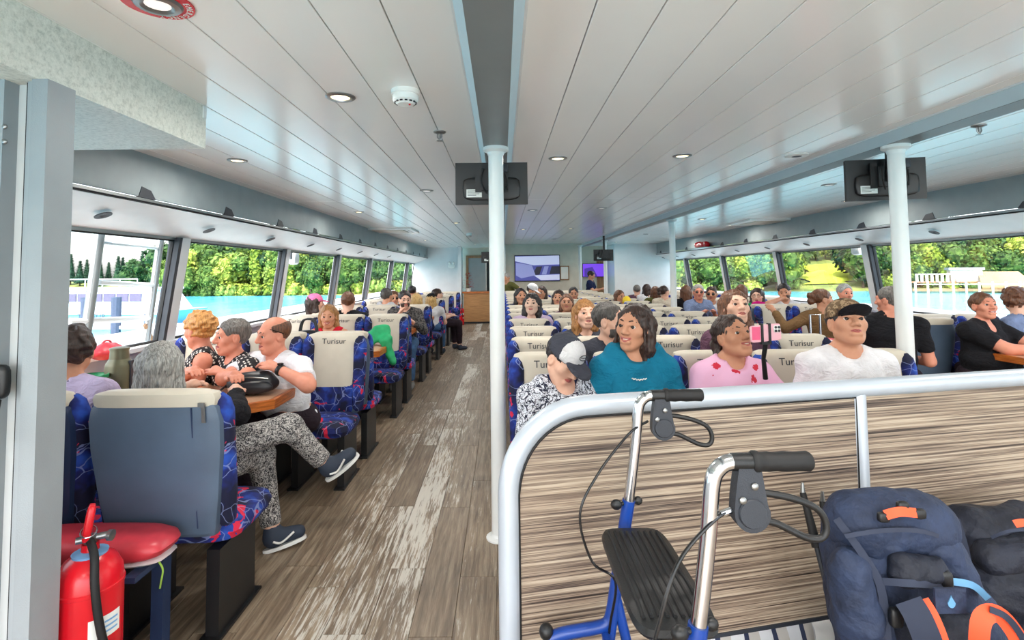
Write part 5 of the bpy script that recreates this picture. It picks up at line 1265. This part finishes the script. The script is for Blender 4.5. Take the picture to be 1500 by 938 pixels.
ribbon(pv([(1392, 852, D-.12), (1425, 858, D-.12), (1448, 878, D-.11)]), .016, .012, 'piping', 'pack_sky', bp)
s1 = ribbon(pv([(1330, 880, D-.15), (1345, 905, D-.17), (1362, 950, D-.18), (1372, 1010, D-.17)]), .058, .02, 'shoulder_strap', 'pack_strap', bp)
ribbon(pv([(1352, 878, D-.155), (1368, 905, D-.178), (1384, 950, D-.19), (1392, 1010, D-.18)]), .024, .02, 'strap_lining', 'pack_orange', s1)
s2 = ribbon(pv([(1436, 1000, D-.17), (1434, 940, D-.2), (1440, 905, D-.2), (1462, 900, D-.19), (1488, 930, D-.18), (1510, 980, D-.17)]), .036, .022, 'shoulder_strap', 'pack_orange', bp)
ribbon(pv([(1450, 893, D-.19), (1475, 905, D-.19), (1498, 935, D-.18), (1515, 975, D-.17)]), .014, .03, 'strap_edge', 'pack_strap', s2)
q = at(1390, 880, D-.168); k = MB()
M_ = Matrix.Translation(q) @ Matrix.Rotation(R(90), 4, 'X')
k.prism([(.036*x, .038*y) for x, y in ((-1, -.7), (1, -.7), (1, .8), (-1, .8))], 0, .006, M_); pt_ = k.build('logo_patch', 'pack_blue', bp)
k = MB(); k.prism([(.009*math.sin(a)*(1 if math.cos(a) < 0 else (1-math.cos(a))), .011*math.cos(a)*(1.0 if math.cos(a) < 0 else 1.6)-.002) for a in np.linspace(0, 2*math.pi, 17)[:-1]], .006, .008, M_); k.build('drop_logo', 'pack_sky', pt_)
b2 = thing('travel_backpack', 'dark navy backpack at the right edge beside the larger one', 'backpack', (0, 0, 0)); D2 = 1.68
g = SDF(); seg((1428, 785, D2), (1560, 778, D2), .085, .09); seg((1440, 850, D2), (1580, 850, D2), .10, .1); seg((1460, 950, D2), (1590, 950, D2), .11, .11); seg((1470, 1060, D2), (1600, 1060, D2), .12, .12)
obj('main_body', g.mesh('main_body', 'pack_dark', .011, disp=wob(.012, 44, 8)), b2)
g = SDF(); seg((1450, 815, D2-.09), (1540, 800, D2-.09), .045, .05); obj('front_pocket', g.mesh('front_pocket', 'pack_dark', .007, disp=wob(.006, 50, 3)), b2)
ribbon(pv([(1486, 768, D2-.12), (1500, 766, D2-.12), (1515, 768, D2-.11)]), .02, .006, 'zip_pull', 'pack_orange', b2)
ribbon(pv([(1452, 788, D2-.11), (1480, 778, D2-.135), (1520, 776, D2-.13)]), .008, .005, 'zip', 'pack_strap', b2)
ribbon(pv([(1400, 760, D2-.07), (1412, 800, D2-.1), (1425, 860, D2-.11)]), .02, .006, 'webbing', 'pack_strap', b2)
# the cases the backpacks stand on
sc1 = thing('suitcase', 'dark suitcase under the backpacks in front of the partition', 'suitcase', (1.17, 1.45, 0), .2)
MB().rbox((0, 0, .17), (.66, .36, .28), 8, 32, 8, ez=8).build('shell', 'black_plastic', sc1, smooth=True)
for sx in (-.26, .26):
    for sy in (-.12, .12): MB().lathe([(.016, -.014), (.026, -.012), (.026, .012), (.016, .014)], (sx, sy, .026), 14, Vector((0, 1, 0))).build('wheel', 'black_rubber', sc1, smooth=True)
# hiking poles leaning on the partition
for j, (a, b) in enumerate((((1176, 722, 1.66), (1222, 900, 1.55)), ((1205, 735, 1.64), (1228, 905, 1.56)))):
    A, B = at(*a), at(*b); B2 = A+(B-A)*(A.z-.02)/(A.z-B.z)
    t_ = thing('hiking_pole', ('grey hiking pole leaning left of the large backpack', 'second grey hiking pole right against the large backpack')[j], 'pole', (0, 0, 0), group='hiking poles')
    MB().tube([A+(B2-A)*.16, B2], .008, 10).build('shaft', 'grey_plastic', t_, smooth=True); MB().tube([A, A+(B2-A)*.17], [.009, .014], 10).build('grip', 'black_rubber', t_, smooth=True); MB().tube([A+Vector((0, 0, .03)), A], [.004, .008], 8).build('tip', 'steel', t_, smooth=True)
# bags on the floor behind the partition
t = NT('bag_stripes'); t.pr(.7); sx_ = t.n('SeparateXYZ'); t.l(t.coords((1, 1, 1)), sx_.inputs[0]); f = t.math('FRACT', t.math('MULTIPLY', sx_.outputs[0], 9)); t.base(t.ramp(f, [(0, srgb(226, 228, 232)), (.45, srgb(44, 54, 84)), (.62, srgb(200, 196, 190))], 'CONSTANT'))
t_ = thing('striped_bag', 'navy and white striped cloth bag under the partition', 'bag', (.86, 2.06, 0), .2)
g = SDF(); g.rc((-.15, 0, .16), (.15, 0, .16), .15, .15, k=.05); g.rc((-.13, 0, .3), (.13, 0, .3), .07, .07, k=.1); g.plane((0, 0, .004), (0, 0, -1)); obj('bag_body', g.mesh('bag_body', 'bag_stripes', .014, disp=wob(.008, 30, 2)), t_)
for s in (-1, 1): MB().tube(spline([(-.09, s*.04, .33), (-.05, s*.06, .42), (.05, s*.06, .42), (.09, s*.04, .33)], 5), .008, 8).build('strap', 'pack_blue', t_, smooth=True)
t_ = thing('plastic_bag', 'crumpled white plastic bag with a red mark under the partition', 'bag', (1.22, 2.09, 0), .2)
g = SDF(); g.el((0, 0, .17), (.15, .13, .17), k=.05); g.rc((-.05, 0, .3), (.06, 0, .36), .06, .04, k=.08); g.plane((0, 0, .004), (0, 0, -1)); obj('bag_body', g.mesh('bag_body', 'white_plastic', .012, disp=wob(.02, 40, 6)), t_)
g = SDF(); g.el((.0, -.115, .26), (.045, .03, .04)); obj('red_mark', g.mesh('red_mark', 'red_paint', .01, disp=wob(.008, 60, 6)), t_)
# things on the near left table
zt = .776
q = at(174, 560, 3.12); t_ = thing('thermos_flask', 'olive-green metal flask standing on the near table', 'flask', (q.x, q.y, zt)); S('olive_metal', srgb(108, 108, 84), .4, metal=.3, var=.15)
MB().lathe([(.068, 0), (.07, .01), (.07, .21), (.066, .225), (.05, .25)], n=24).build('body', 'olive_metal', t_, smooth=30); MB().lathe([(.05, .25), (.046, .3), (.05, .3), (.05, .312), (.03, .318)], n=22).build('cap', 'olive_metal', t_, smooth=30); MB().bb(.062, .078, -.012, .012, .06, .24).build('handle', 'grey_plastic', t_)
q = at(134, 560, 3.0); t_ = thing('food_tub', 'clear plastic tub with a green rim between the flask and the curly-haired man', 'tub', (q.x, q.y, zt))
MB().lathe([(.06, 0), (.075, .16), (.072, .16), (.058, .006)], n=22).build('tub', 'clear_plastic', t_, smooth=True); MB().lathe([(.076, .16), (.08, .165), (.08, .18), (.074, .182)], n=22, cap=False).build('rim', S('tub_green', srgb(40, 150, 96), .4), t_, smooth=True)
MB().lathe([(.055, .004), (.066, .1), (.01, .11)], n=16).build('contents', 'cream_vinyl', t_, smooth=True)
q = at(152, 508, 3.55); t_ = thing('red_bag', 'red bag lying against the window behind the flask', 'bag', (-2.62, 3.55, .962))
g = SDF(); g.el((0, 0, .045), (.07, .13, .05), k=.03); g.rc((0, -.06, .07), (0, .06, .075), .022, k=.03); obj('bag_body', g.mesh('bag_body', 'red_vinyl', .01, disp=wob(.006, 50, 6)), t_)
MB().tube(spline([(0, -.05, .09), (0, -.02, .115), (0, .02, .115), (0, .05, .09)], 5), .006, 8).build('handle', 'red_vinyl', t_, smooth=True)
q = at(371, 556, 3.30); t_ = thing('waist_bag', 'black leather waist bag with zips on the near table', 'bag', (q.x, q.y, zt), R(10)); S('black_leather', srgb(34, 36, 42), .38, var=.15, bump=(160, .3))
g = SDF(); g.el((0, 0, .06), (.15, .075, .062), k=.03); g.rc((-.09, 0, .085), (.08, -.01, .1), .04, .035, k=.04); g.plane((0, 0, .003), (0, 0, -1)); wb_ = obj('bag_body', g.mesh('bag_body', 'black_leather', .007, disp=wob(.003, 40, 3)), t_)
g = SDF(); g.el((.02, -.06, .05), (.11, .035, .04), k=.03); obj('front_pocket', g.mesh('front_pocket', 'black_leather', .007), t_)
MB().tube(spline([(-.12, -.05, .09), (-.02, -.078, .115), (.1, -.06, .1)], 5), .004, 6).build('zip', 'steel', t_, smooth=True); MB().tube(spline([(-.14, 0, .07), (-.2, -.03, .02), (-.25, -.09, .006), (-.17, -.13, .005)], 5), .006, 6).build('strap', 'black_leather', t_, smooth=True)
q = at(322, 572, 3.18); t_ = thing('mobile_phone', 'dark mobile phone lying on the near table', 'phone', (q.x, q.y, zt+.006), R(70)); MB().rbox((0, 0, 0), (.075, .15, .009), 8).build('body', 'black_gloss', t_, smooth=True); MB().bb(-.033, .033, -.07, .07, .0045, .005).build('screen', 'black_gloss', t_)
# green jacket over the second table
t_ = thing('green_jacket', 'bright green jacket draped over the table edge beside the aisle', 'jacket', (0, 0, 0)); S('jacket_green', srgb(28, 158, 98), .7, var=.2, vscale=12)
g = SDF(); A = np.array; d_ = 5.5
g.rc(A(at(535, 496, d_)), A(at(560, 486, d_)), .05, .07, k=.05); g.rc(A(at(560, 488, d_)), A(at(566, 500, d_-.1)), .07, .06, k=.05); g.rc(A(at(566, 500, d_-.1)), A(at(575, 530, d_-.15)), .055, .035, k=.04); g.rc(A(at(552, 490, d_)), A(at(545, 500, d_-.1)), .05, .04, k=.04)
obj('jacket_body', g.mesh('jacket_body', 'jacket_green', .012, disp=wob(.012, 36, 5)), t_)
q = at(452, 484, 5.1); t_ = thing('handbag', 'black handbag standing on the second left table', 'bag', (q.x, 5.1, .776), .1); g = SDF(); g.el((0, 0, .1), (.2, .08, .1), k=.03); g.plane((0, 0, .003), (0, 0, -1)); obj('bag_body', g.mesh('bag_body', 'black_leather', .012, disp=wob(.004, 40, 3)), t_)
for s in (-1, 1): MB().tube(spline([(-.08, s*.03, .17), (-.05, s*.03, .29), (.05, s*.03, .29), (.08, s*.03, .17)], 5), .009, 8).build('handle', 'black_leather', t_, smooth=True)
t_ = thing('water_bottle', 'clear water bottle beside the bearded man', 'bottle', tuple(atz(562, 462, .776))); MB().lathe([(.03, 0), (.032, .02), (.032, .15), (.014, .2), (.013, .215)], n=16).build('body', 'clear_plastic', t_, smooth=True); MB().lathe([(.015, .215), (.015, .235), (.01, .237)], n=12).build('cap', 'white_plastic', t_, smooth=True)
# pink phone on a small grip in front of the girl's hand
q = at(1121, 488, 2.5); t_ = thing('pink_phone', 'pink mobile phone in a clip on a stick held up beside the girl', 'phone', tuple(q), R(8)); S('phone_pink', srgb(238, 178, 188), .3); S('phone_rose', srgb(232, 90, 130), .35); S('phone_pale', srgb(226, 222, 216), .3)
k = MB(); k.rbox((0, 0, 0), (.155, .011, .078), 10, 28, 8, ez=10, rot=Matrix.Rotation(R(-4), 3, 'Y')); k.build('case', 'phone_pink', t_, smooth=35)
MB().bb(-.07, -.03, -.0075, -.0055, -.03, .03).build('case_print', 'phone_rose', t_); cm = MB().rbox((.055, -.007, .018), (.034, .006, .034), 5, rot=None).build('camera_bump', 'phone_pale', t_, smooth=True)
for a, b in ((-.008, -.008), (-.008, .008), (.008, .008), (.008, -.008)): MB().lathe([(.006, 0), (.006, .003), (.003, .0035)], (.055+a, -.0095, .018+b), 12, Vector((0, -1, 0))).build('lens', 'black_gloss', cm, smooth=True)
k = MB(); k.bb(-.026, -.016, -.012, .008, -.045, .045); k.bb(.012, .022, -.012, .008, -.045, .045); k.bb(-.026, .022, -.012, .008, -.052, -.042); k.build('clip', 'black_plastic', t_)
MB().tube([(0, 0, -.05), (.0, .02, -.12), (.02, .04, -.22)], [.012, .01, .012], 10).build('stick', 'black_plastic', t_, smooth=True)
# red spotted suitcase in the right aisle
t = NT('red_spots'); t.pr(.5); v = t.n('TexVoronoi'); v.inputs['Scale'].default_value = 9; v.inputs['Randomness'].default_value = .4; t.l(t.coords(), v.inputs['Vector']); t.base(t.mix(t.math('LESS_THAN', v.outputs['Distance'], .33), srgb(214, 38, 60), srgb(244, 214, 216)))
q = at(1206, 500, 5.0); t_ = thing('spotted_suitcase', 'red suitcase with pale spots and a raised chrome handle', 'suitcase', (q.x, 5.0, 0), .1)
MB().rbox((0, 0, .44), (.3, .24, .84), 6, 28, 10, ez=8).build('shell', 'red_spots', t_, smooth=True); MB().tube([(-.05, .1, .84), (-.05, .1, 1.07), (.05, .1, 1.07), (.05, .1, .84)], .011, 10).build('pull_handle', 'chrome', t_, smooth=True)
for s in (-.11, .11): MB().lathe([(.01, -.01), (.02, -.01), (.02, .01), (.01, .01)], (s, 0, .02), 12, Vector((0, 1, 0))).build('wheel', 'black_rubber', t_, smooth=True)
q = at(918, 441, 8.5); t_ = thing('yellow_ball', 'small yellow balloon held up in the centre block', 'balloon', tuple(q)); MB().ball((0, 0, 0), (.07, .07, .08), 14).build('ball', S('yellow_rubber', srgb(246, 210, 40), .5), t_, smooth=True); MB().lathe([(.012, -.1), (.006, -.08)], n=8).build('knot', 'yellow_rubber', t_)
# scarf of the woman in green
q = at(1114, 447, 8.0); t_ = thing('magenta_scarf', 'bright magenta scarf around the neck of the woman in green', 'scarf', tuple(q)); g = SDF(); g.rc((-.09, 0, .02), (.07, -.04, -.02), .045, .05, k=.03); g.rc((.04, -.04, -.02), (.07, -.06, -.2), .05, .045, k=.04); obj('scarf_cloth', g.mesh('scarf_cloth', 'cloth_magenta', .016, disp=wob(.012, 40, 5)), t_)
# red roll bag on the right shelf lip
q = at(1026, 371, 11.6); t_ = thing('red_roll_bag', 'red rolled bundle on the shelf above the right windows', 'bag', (XR-.1, q.y, FZ-.01)); g = SDF(); g.rc((0, -.25, .06), (0, .3, .06), .06, .07, k=.03); obj('bundle', g.mesh('bundle', 'red_paint', .016, disp=wob(.012, 40, 5)), t_)
MB().bb(-.14, .1, -.45, .5, -.02, -.002).build('shelf_tray', 'steel', t_)
# round logo on the white T-shirt
p, i_ = SPADE
cc = i_['H']+i_['u']*.37*i_['T']; fr_ = Vector((.085, .128, .0)); 
Ml = Matrix.Translation(cc+fr_+Vector((0, .0, .0))) @ Matrix.Rotation(math.pi+R(10), 4, 'Z') @ Matrix.Rotation(R(74), 4, 'X')
k = MB(); k.lathe([(.046, 0), (.046, .004), (.02, .005)], n=26); o = k.build('round_logo', 'ink', p, smooth=30); o.matrix_local = Ml
k = MB(); k.prism([(0, .03), (.02, .005), (.026, -.008), (.016, -.016), (.006, -.010), (.010, -.026), (-.010, -.026), (-.006, -.010), (-.016, -.016), (-.026, -.008), (-.02, .005)], .004, .008); o2 = k.build('spade', 'paper_white', o)
# ================================================================== outside: decks, water, shores, boats
WZ = -3.0
wtr = NT('lake_water'); wtr.pr(.12); co = wtr.coords((1, .35, 1), 'World')
wtr.base(wtr.ramp(wtr.noise(co, .35, 4), [(.3, srgb(52, 150, 178)), (.7, srgb(104, 198, 214))])); wtr.bump(wtr.noise(co, 1.4, 4, .6), .7, .25)
MB().bb(-700, 700, -500, 700, WZ-.4, WZ).build('lake', 'lake_water', kind='structure', label='turquoise rippled lake around the boat')
S('deck_white', srgb(224, 226, 226), .5, var=.04); S('deck_grey', srgb(206, 208, 206), .7, var=.06)
for s, nm, X in ((-1, 'left', WL-.12), (1, 'right', WR+.12)):
    o = s*.95
    dk = MB().bb(min(X, X+o), max(X, X+o), Y0-3, 19, -.3, -.02).build('side_deck_%s' % nm, 'deck_grey', kind='structure'); tag(dk, 'pale walkway deck outside the %s windows' % nm)  # pale deck surface added so sunlight bounces up to the ceiling
    MB().bb(min(X+o, X+o+s*.06), max(X+o, X+o+s*.06), Y0-3, 19, -1.6, .42).build('bulwark', 'deck_white', dk)
    MB().bb(min(X+o-s*.05, X+o+s*.1), max(X+o-s*.05, X+o+s*.1), Y0-3, 19, .80, .92).build('top_rail', 'deck_white', dk)
    for j in range(9): MB().bb(X+o-.03, X+o+.03, 1.2+j*2.1, 1.32+j*2.1, .40, .82).build('stanchion', 'deck_white', dk)
ad = MB().bb(WL-.2, WR+.2, -9, Y0, -.3, -.02).build('aft_bounce_deck', 'deck_grey', kind='structure'); tag(ad, 'open pale aft deck behind the cabin')  # out of view, added to bounce sunlight onto the near ceiling
# tubular boarding gate outside the first left window
gt = thing('boarding_gate', 'tubular grey boarding gate outside the nearest left window', 'gate', (0, 0, 0))
Xg = WL-.22
def gp(px, py): 
    d_ = at(px, py, 1)-EYE; return EYE+d_*((Xg-EYE.x)/d_.x)
for a, b, r_ in (((148, 330), (126, 490), .034), ((236, 345), (214, 500), .03)): MB().tube([gp(*a), gp(*b)], r_, 12).build('upright', 'steel', gt, smooth=True)
for a, b, r_ in (((152, 356), (234, 364), .014), ((145, 414), (230, 418), .02), ((100, 472), (222, 466), .024)): MB().tube([gp(*a), gp(*b)], r_, 10).build('bar', 'pole_white', gt, smooth=True)
q0 = gp(212, 476); MB().tube([q0, q0+Vector((0, .12, -.16))], .016, 8).build('latch_bar', 'brown_panel', gt, smooth=True)
# floodlights hanging outside
for px, py, X, nm in ((430, 378, WL-.3, 'second left'), (1257, 364, WR+.3, 'right')):
    d_ = at(px, py, 1)-EYE; q = EYE+d_*((X-EYE.x)/d_.x)
    t_ = thing('deck_floodlight', 'white deck floodlight seen through the %s window' % nm, 'lamp', tuple(q)); MB().rbox((0, 0, 0), (.12, .2, .2), 5).build('lamp_box', 'white_plastic', t_, smooth=True); MB().bb(-.02, .02, -.14, -.1, -.02, .5).build('bracket', 'grey_plastic', t_)
# shore
def leafmat(name, a, b, c):
    t = NT(name); t.pr(.7, 0, .2); oi = t.n('ObjectInfo'); f = t.noise(t.coords(), .9, 3); f = t.math('ADD', t.math('MULTIPLY', f, .75), t.math('MULTIPLY', oi.outputs['Random'], .25))
    t.base(t.ramp(f, [(.3, srgb(*a)), (.5, srgb(*b)), (.72, srgb(*c))])); return name
leafmat('leaf_dark', (14, 34, 18), (40, 70, 36), (84, 114, 56)); leafmat('leaf_mid', (30, 54, 24), (72, 100, 42), (132, 152, 74)); leafmat('leaf_lime', (58, 82, 26), (120, 138, 48), (182, 190, 92)); leafmat('leaf_pine', (12, 32, 28), (32, 62, 48), (60, 92, 66))
S('bark', srgb(86, 68, 52), .9, var=.3); S('sand', srgb(196, 180, 146), .9, var=.15, vscale=.3, kind='World')
t = NT('shore_ground'); t.pr(.9); f = t.noise(t.coords(kind='World'), .12, 5); t.base(t.ramp(f, [(.35, srgb(70, 92, 44)), (.55, srgb(128, 140, 66)), (.7, srgb(176, 162, 110))]))
S('lawn_green', srgb(176, 190, 58), .9, var=.12, vscale=.2, kind='World')
def gh(x, y):
    far = min(1, max(0, (-x/max(y, 1)-.60)/.05))          # the shore falls back on the far left
    ys = (117 if x < 0 else 111)+2.5*math.sin(x*.06)+far*98
    h_ = max(0, y-ys); return WZ-.6+min(.95, h_*.45)+min((15*(1-far)+1.2*far) if x < 0 else 11, .021*h_**1.6)+.5*math.sin(x*.2)*math.sin(y*.17)*min(1, h_*.05)
nx, ny = 150, 44; k = MB(); vs_ = []
for i in range(nx+1):
    for j in range(ny+1): x = -330+660*i/nx; y = 102+4.6*j; vs_.append((x, y, gh(x, y)))
k.add(vs_, [(i*(ny+1)+j, (i+1)*(ny+1)+j, (i+1)*(ny+1)+j+1, i*(ny+1)+j+1) for i in range(nx) for j in range(ny)])
k.build('shore_hills', 'shore_ground', kind='structure', smooth=True, label='wooded lake shore rising behind the water')
k = MB(); vs_ = []
for i in range(11):
    for j in range(9): y = 117+2.7*j; x = y*(.562+.0095*i)+2.5*math.sin(j*1.3+i)*(.4 if 0 < i < 10 else 1); vs_.append((x, y, gh(x, y)+.3))
k.add(vs_, [(i*9+j, (i+1)*9+j, (i+1)*9+j+1, i*9+j+1) for i in range(10) for j in range(8)]); k.build('lawn', 'lawn_green', kind='structure', smooth=True, label='bright sunlit lawn sloping down to the right shore')
def crown(kind, seed):
    r_ = random.Random(seed); k = MB(); blobs = []
    if kind == 'pine':
        n = 900
        for i in range(n):
            zz = r_.random()**1.25; rr = (1-zz)*2.1*(.55+.45*((zz*9) % 1)); a = r_.uniform(0, 6.28); rr *= r_.uniform(.75, 1.05)
            c_ = Vector((rr*math.cos(a), rr*math.sin(a), 1.2+8.3*zz)); o = Vector((math.cos(a), math.sin(a), -.35)); s_ = Vector((-math.sin(a), math.cos(a), 0))
            L = r_.uniform(.35, .6); k.add([c_, c_+o*L*.5+s_*L*.4, c_+o*L, c_+o*L*.5-s_*L*.4], [(0, 1, 2, 3)])
        k.lathe([(1.5, 1.3), (1.0, 4), (.1, 9)], n=9); return k
    if kind == 'poplar': blobs = [(0, 0, 1.5+i*1.1, 1.15-.09*abs(i-3)) for i in range(8)]
    elif kind == 'shrub': blobs = [(r_.uniform(-1.6, 1.6), r_.uniform(-1.2, 1.2), r_.uniform(.6, 1.6), r_.uniform(.8, 1.3)) for i in range(7)]
    else: blobs = [(r_.uniform(-2.2, 2.2), r_.uniform(-2, 2), r_.uniform(2.6, 6.2), r_.uniform(1.2, 2.0)) for i in range(11)]+[(0, 0, 6.4, 1.6), (0, 0, 4.2, 2.2)]
    for (x, y, z, rr) in blobs:
        k.ball((x, y, z), rr*.8, 8)
        for i in range(int(75*rr**1.3)):
            d_ = Vector((r_.gauss(0, 1), r_.gauss(0, 1), r_.gauss(0, 1))).normalized(); c_ = Vector((x, y, z))+d_*rr*r_.uniform(.82, 1.12)
            a1 = (d_+Vector((r_.gauss(0, .5), r_.gauss(0, .5), r_.gauss(0, .5)))).normalized(); t1 = a1.orthogonal().normalized(); t2 = a1.cross(t1); L = r_.uniform(.2, .42)
            k.add([c_+t1*L, c_+t2*L*.7, c_-t1*L, c_-t2*L*.7], [(0, 1, 2, 3)])
    return k
CR = {'pine': [crown('pine', i).mesh('crown', 'leaf_pine') for i in (1, 2)], 'poplar': [crown('poplar', 3).mesh('crown', 'leaf_lime'), crown('poplar', 4).mesh('crown', 'leaf_mid')], 'shrub': [crown('shrub', 5).mesh('crown', 'leaf_lime'), crown('shrub', 6).mesh('crown', 'leaf_mid')],
      'dark': [crown('broad', 7).mesh('crown', 'leaf_dark'), crown('broad', 8).mesh('crown', 'leaf_dark')], 'mid': [crown('broad', 9).mesh('crown', 'leaf_mid'), crown('broad', 10).mesh('crown', 'leaf_mid')], 'lime': [crown('broad', 11).mesh('crown', 'leaf_lime'), crown('broad', 12).mesh('crown', 'leaf_lime')]}
TR = MB().tube([(0, 0, -1), (.08, .05, 2.2), (0, 0, 4.5)], [.24, .18, .09], 8).mesh('trunk', 'bark', True)
TLAB = {'pine': 'dark pointed conifer', 'poplar': 'slender light-green poplar', 'shrub': 'low waterline shrub', 'dark': 'dark green broad tree', 'mid': 'mid-green broad tree', 'lime': 'sunny yellow-green broad tree'}
def tree(kind, x, y, s, side):
    pxx = PX0+FPX*x/y; ps = [250, 410, 490, 537, 570, 590] if side == 'left' else [1285, 1143, 1060, 1002, 963, 937]
    wi = sum(1 for q_ in ps if (pxx > q_ if side == 'left' else pxx < q_))
    dp = 'front' if y < 127 else ('middle' if y < 147 else 'back')
    lab = '%s, %s row, through the %s %s window' % (TLAB[kind], dp, ORD[wi], side)
    t_ = thing({'pine': 'conifer_tree', 'poplar': 'poplar_tree', 'shrub': 'shore_shrub'}.get(kind, 'broadleaf_tree'), lab, 'tree' if kind != 'shrub' else 'shrub', (x, y, gh(x, y)-.2), rnd.uniform(0, 6.28), 'trees of the same kind on the %s shore' % side)
    t_.scale = (s*rnd.uniform(.9, 1.1), s*rnd.uniform(.9, 1.1), s*rnd.uniform(.9, 1.15))
    obj('crown', rnd.choice(CR[kind]), t_)
    if kind != 'shrub': obj('trunk', TR, t_)
def row(side, u0, u1, n, ybase, kinds, s, jit=4):
    for i in range(n):
        u_ = u0+(u1-u0)*(i+rnd.uniform(.2, .8))/n; y = ybase+rnd.uniform(-jit, jit); tree(rnd.choice(kinds), u_*y, y, s*rnd.uniform(.85, 1.2), side)
# left shore: mixed forest, poplars in the middle, shrubs at the water
row('left', -.64, -.14, 26, 119.5, ['shrub', 'shrub', 'mid'], .95, 1.0); row('left', -.62, -.15, 22, 123.5, ['mid', 'dark', 'mid', 'lime'], 1.15, 2); row('left', -.47, -.37, 8, 122, ['poplar'], 1.35, 2); row('left', -.63, -.15, 20, 131, ['dark', 'mid', 'dark'], 1.3); row('left', -.63, -.2, 18, 140, ['dark', 'pine', 'dark'], 1.35); row('left', -.64, -.26, 16, 151, ['pine', 'pine', 'dark'], 1.3)
row('left', -.86, -.60, 18, 230, ['pine'], 1.25, 10); row('left', -.70, -.6, 5, 190, ['pine', 'dark'], 1.25, 6)
# right shore
for u0, u1, f in ((.22, .55, 1.0), (.665, 1.06, 1.0)):
    n = int(30*(u1-u0)); row('right', u0, u1, n+5, 113.2, ['shrub', 'mid', 'shrub'], 1.0, 1.0); row('right', u0, u1, n+3, 117, ['lime', 'mid', 'lime'] if u1 < .6 else ['mid', 'dark', 'lime'], 1.15); row('right', u0, u1, n+3, 125, ['lime', 'mid', 'mid'] if u1 < .6 else ['mid', 'dark', 'dark'], 1.3); row('right', u0, u1, n+2, 135, ['mid', 'dark'], 1.5)
row('right', .545, .68, 8, 145, ['mid', 'lime', 'dark'], .9, 2); row('right', .55, .68, 6, 156, ['mid', 'dark'], 1.1); row('right', .5, .72, 6, 170, ['dark', 'mid'], 1.2)
# moored ferry and pier on the left
S('hull_blue', srgb(150, 200, 226), .35, var=.05); S('jetty_white', srgb(205, 205, 200), .6); S('boat_white', srgb(226, 232, 238), .35, var=.03); S('boat_glass', srgb(92, 84, 108), .2, var=.1)
c_ = at(165, 470, 50); bt = thing('moored_ferry', 'white and pale blue passenger ferry moored beyond the left window', 'boat', (c_.x-1, 50, WZ), R(-6))
MB().loft([[(-9, -2, 0), (7.5, -2, 0), (7.5, 2, 0), (-9, 2, 0)], [(-9, -2.3, 1.5), (9, -2.3, 1.5), (9, 2.3, 1.5), (-9, 2.3, 1.5)]]).build('hull', 'hull_blue', bt); MB().bb(-9, 8.6, -2.4, -2.28, 1.15, 1.5).build('rub_rail', 'boat_white', bt)
MB().loft([[(-8.6, -2, 1.5), (7.6, -2, 1.5), (7.6, 2, 1.5), (-8.6, 2, 1.5)], [(-8.6, -1.9, 3.3), (6.2, -1.9, 3.3), (6.2, 1.9, 3.3), (-8.6, 1.9, 3.3)]]).build('cabin', 'boat_white', bt); MB().bb(-8.9, 6.6, -2.1, 2.1, 3.3, 3.5).build('roof', 'boat_white', bt)
for j in range(11): MB().bb(-8.2+j*1.27, -7.1+j*1.27, -2.06, -1.9, 2.3, 3.0).build('window', 'boat_glass', bt)
o = obj('hull_lettering', text_mesh('TURISUR', .7, 'ink', .01), bt); o.matrix_local = Matrix.Translation((1.2, -2.42, .95)) @ Matrix.Rotation(R(90), 4, 'X')
k = MB()
for j in range(9): k.tube([(-8.5+j*1.7, -1.9, 3.5), (-8.5+j*1.7, -1.9, 4.3)], .04, 6)
k.build('railing_posts', 'boat_white', bt, kind='stuff'); MB().tube([(-8.5, -1.9, 4.3), (5.1, -1.9, 4.3)], .05, 6).build('railing', 'boat_white', bt)
pr_ = thing('pier', 'wooden pier with dark piles in front of the moored ferry', 'pier', (at(150, 475, 38).x, 38, WZ)); S('pile_dark', srgb(70, 76, 96), .8)
MB().bb(-14, 6, -1, 1, .9, 1.1).build('pier_deck', 'deck_grey', pr_)
for j in range(8): MB().tube([(-11+j*2.1, -.9, -1), (-11+j*2.1, -.9, 1.9 if j not in (5, 6) else 3.1)], .14 if j not in (5, 6) else .32, 10).build('pile', 'pile_dark', pr_)
# jetty with white posts on the right
u_ = at(1428, 428, 96); jt = thing('white_jetty', 'jetty with white posts and railings at the right shore', 'jetty', (u_.x, 97, WZ), R(-20)); S('jetty_tan', srgb(170, 142, 98), .8, var=.1)
MB().bb(-9, 12, -1.2, 1.2, .3, .7).build('jetty_deck', 'brown_panel', jt); MB().bb(-8, 12, 3.5, 6, 1.7, 2.0).build('upper_deck', 'brown_panel', jt)
for j in range(11): MB().bb(-8.7+j*1.9, -8.4+j*1.9, -1.25, -1.0, -.5, 2.0).build('post', 'jetty_white', jt)
for j in range(9): MB().bb(-7+j*.8, -6.6+j*.8, 3.3, 3.6, 1.9, 3.3).build('upper_post', 'jetty_white', jt)
MB().bb(-7, -.2, 3.35, 3.55, 3.3, 3.5).build('upper_rail', 'jetty_white', jt); MB().bb(-8.7, 10.6, -1.2, -1.05, 1.5, 1.65).build('rail', 'jetty_white', jt)
MB().loft([[(1.5, -.8, .8), (9.5, -.8, .8), (9.5, 5.5, 3.6), (3.5, 5.5, 3.6)], [(1.5, -.8, 1.0), (9.5, -.8, 1.0), (9.5, 5.5, 3.8), (3.5, 5.5, 3.8)]]).build('sloping_roof', 'jetty_tan', jt)
MB().bb(-1.5, 4, 4, 6, 4.1, 4.6).build('shed_roof', 'locker_grey', jt); MB().bb(-1.2, 3.7, 4.2, 5.8, 2, 4.1).build('shed', 'wall_beige', jt)
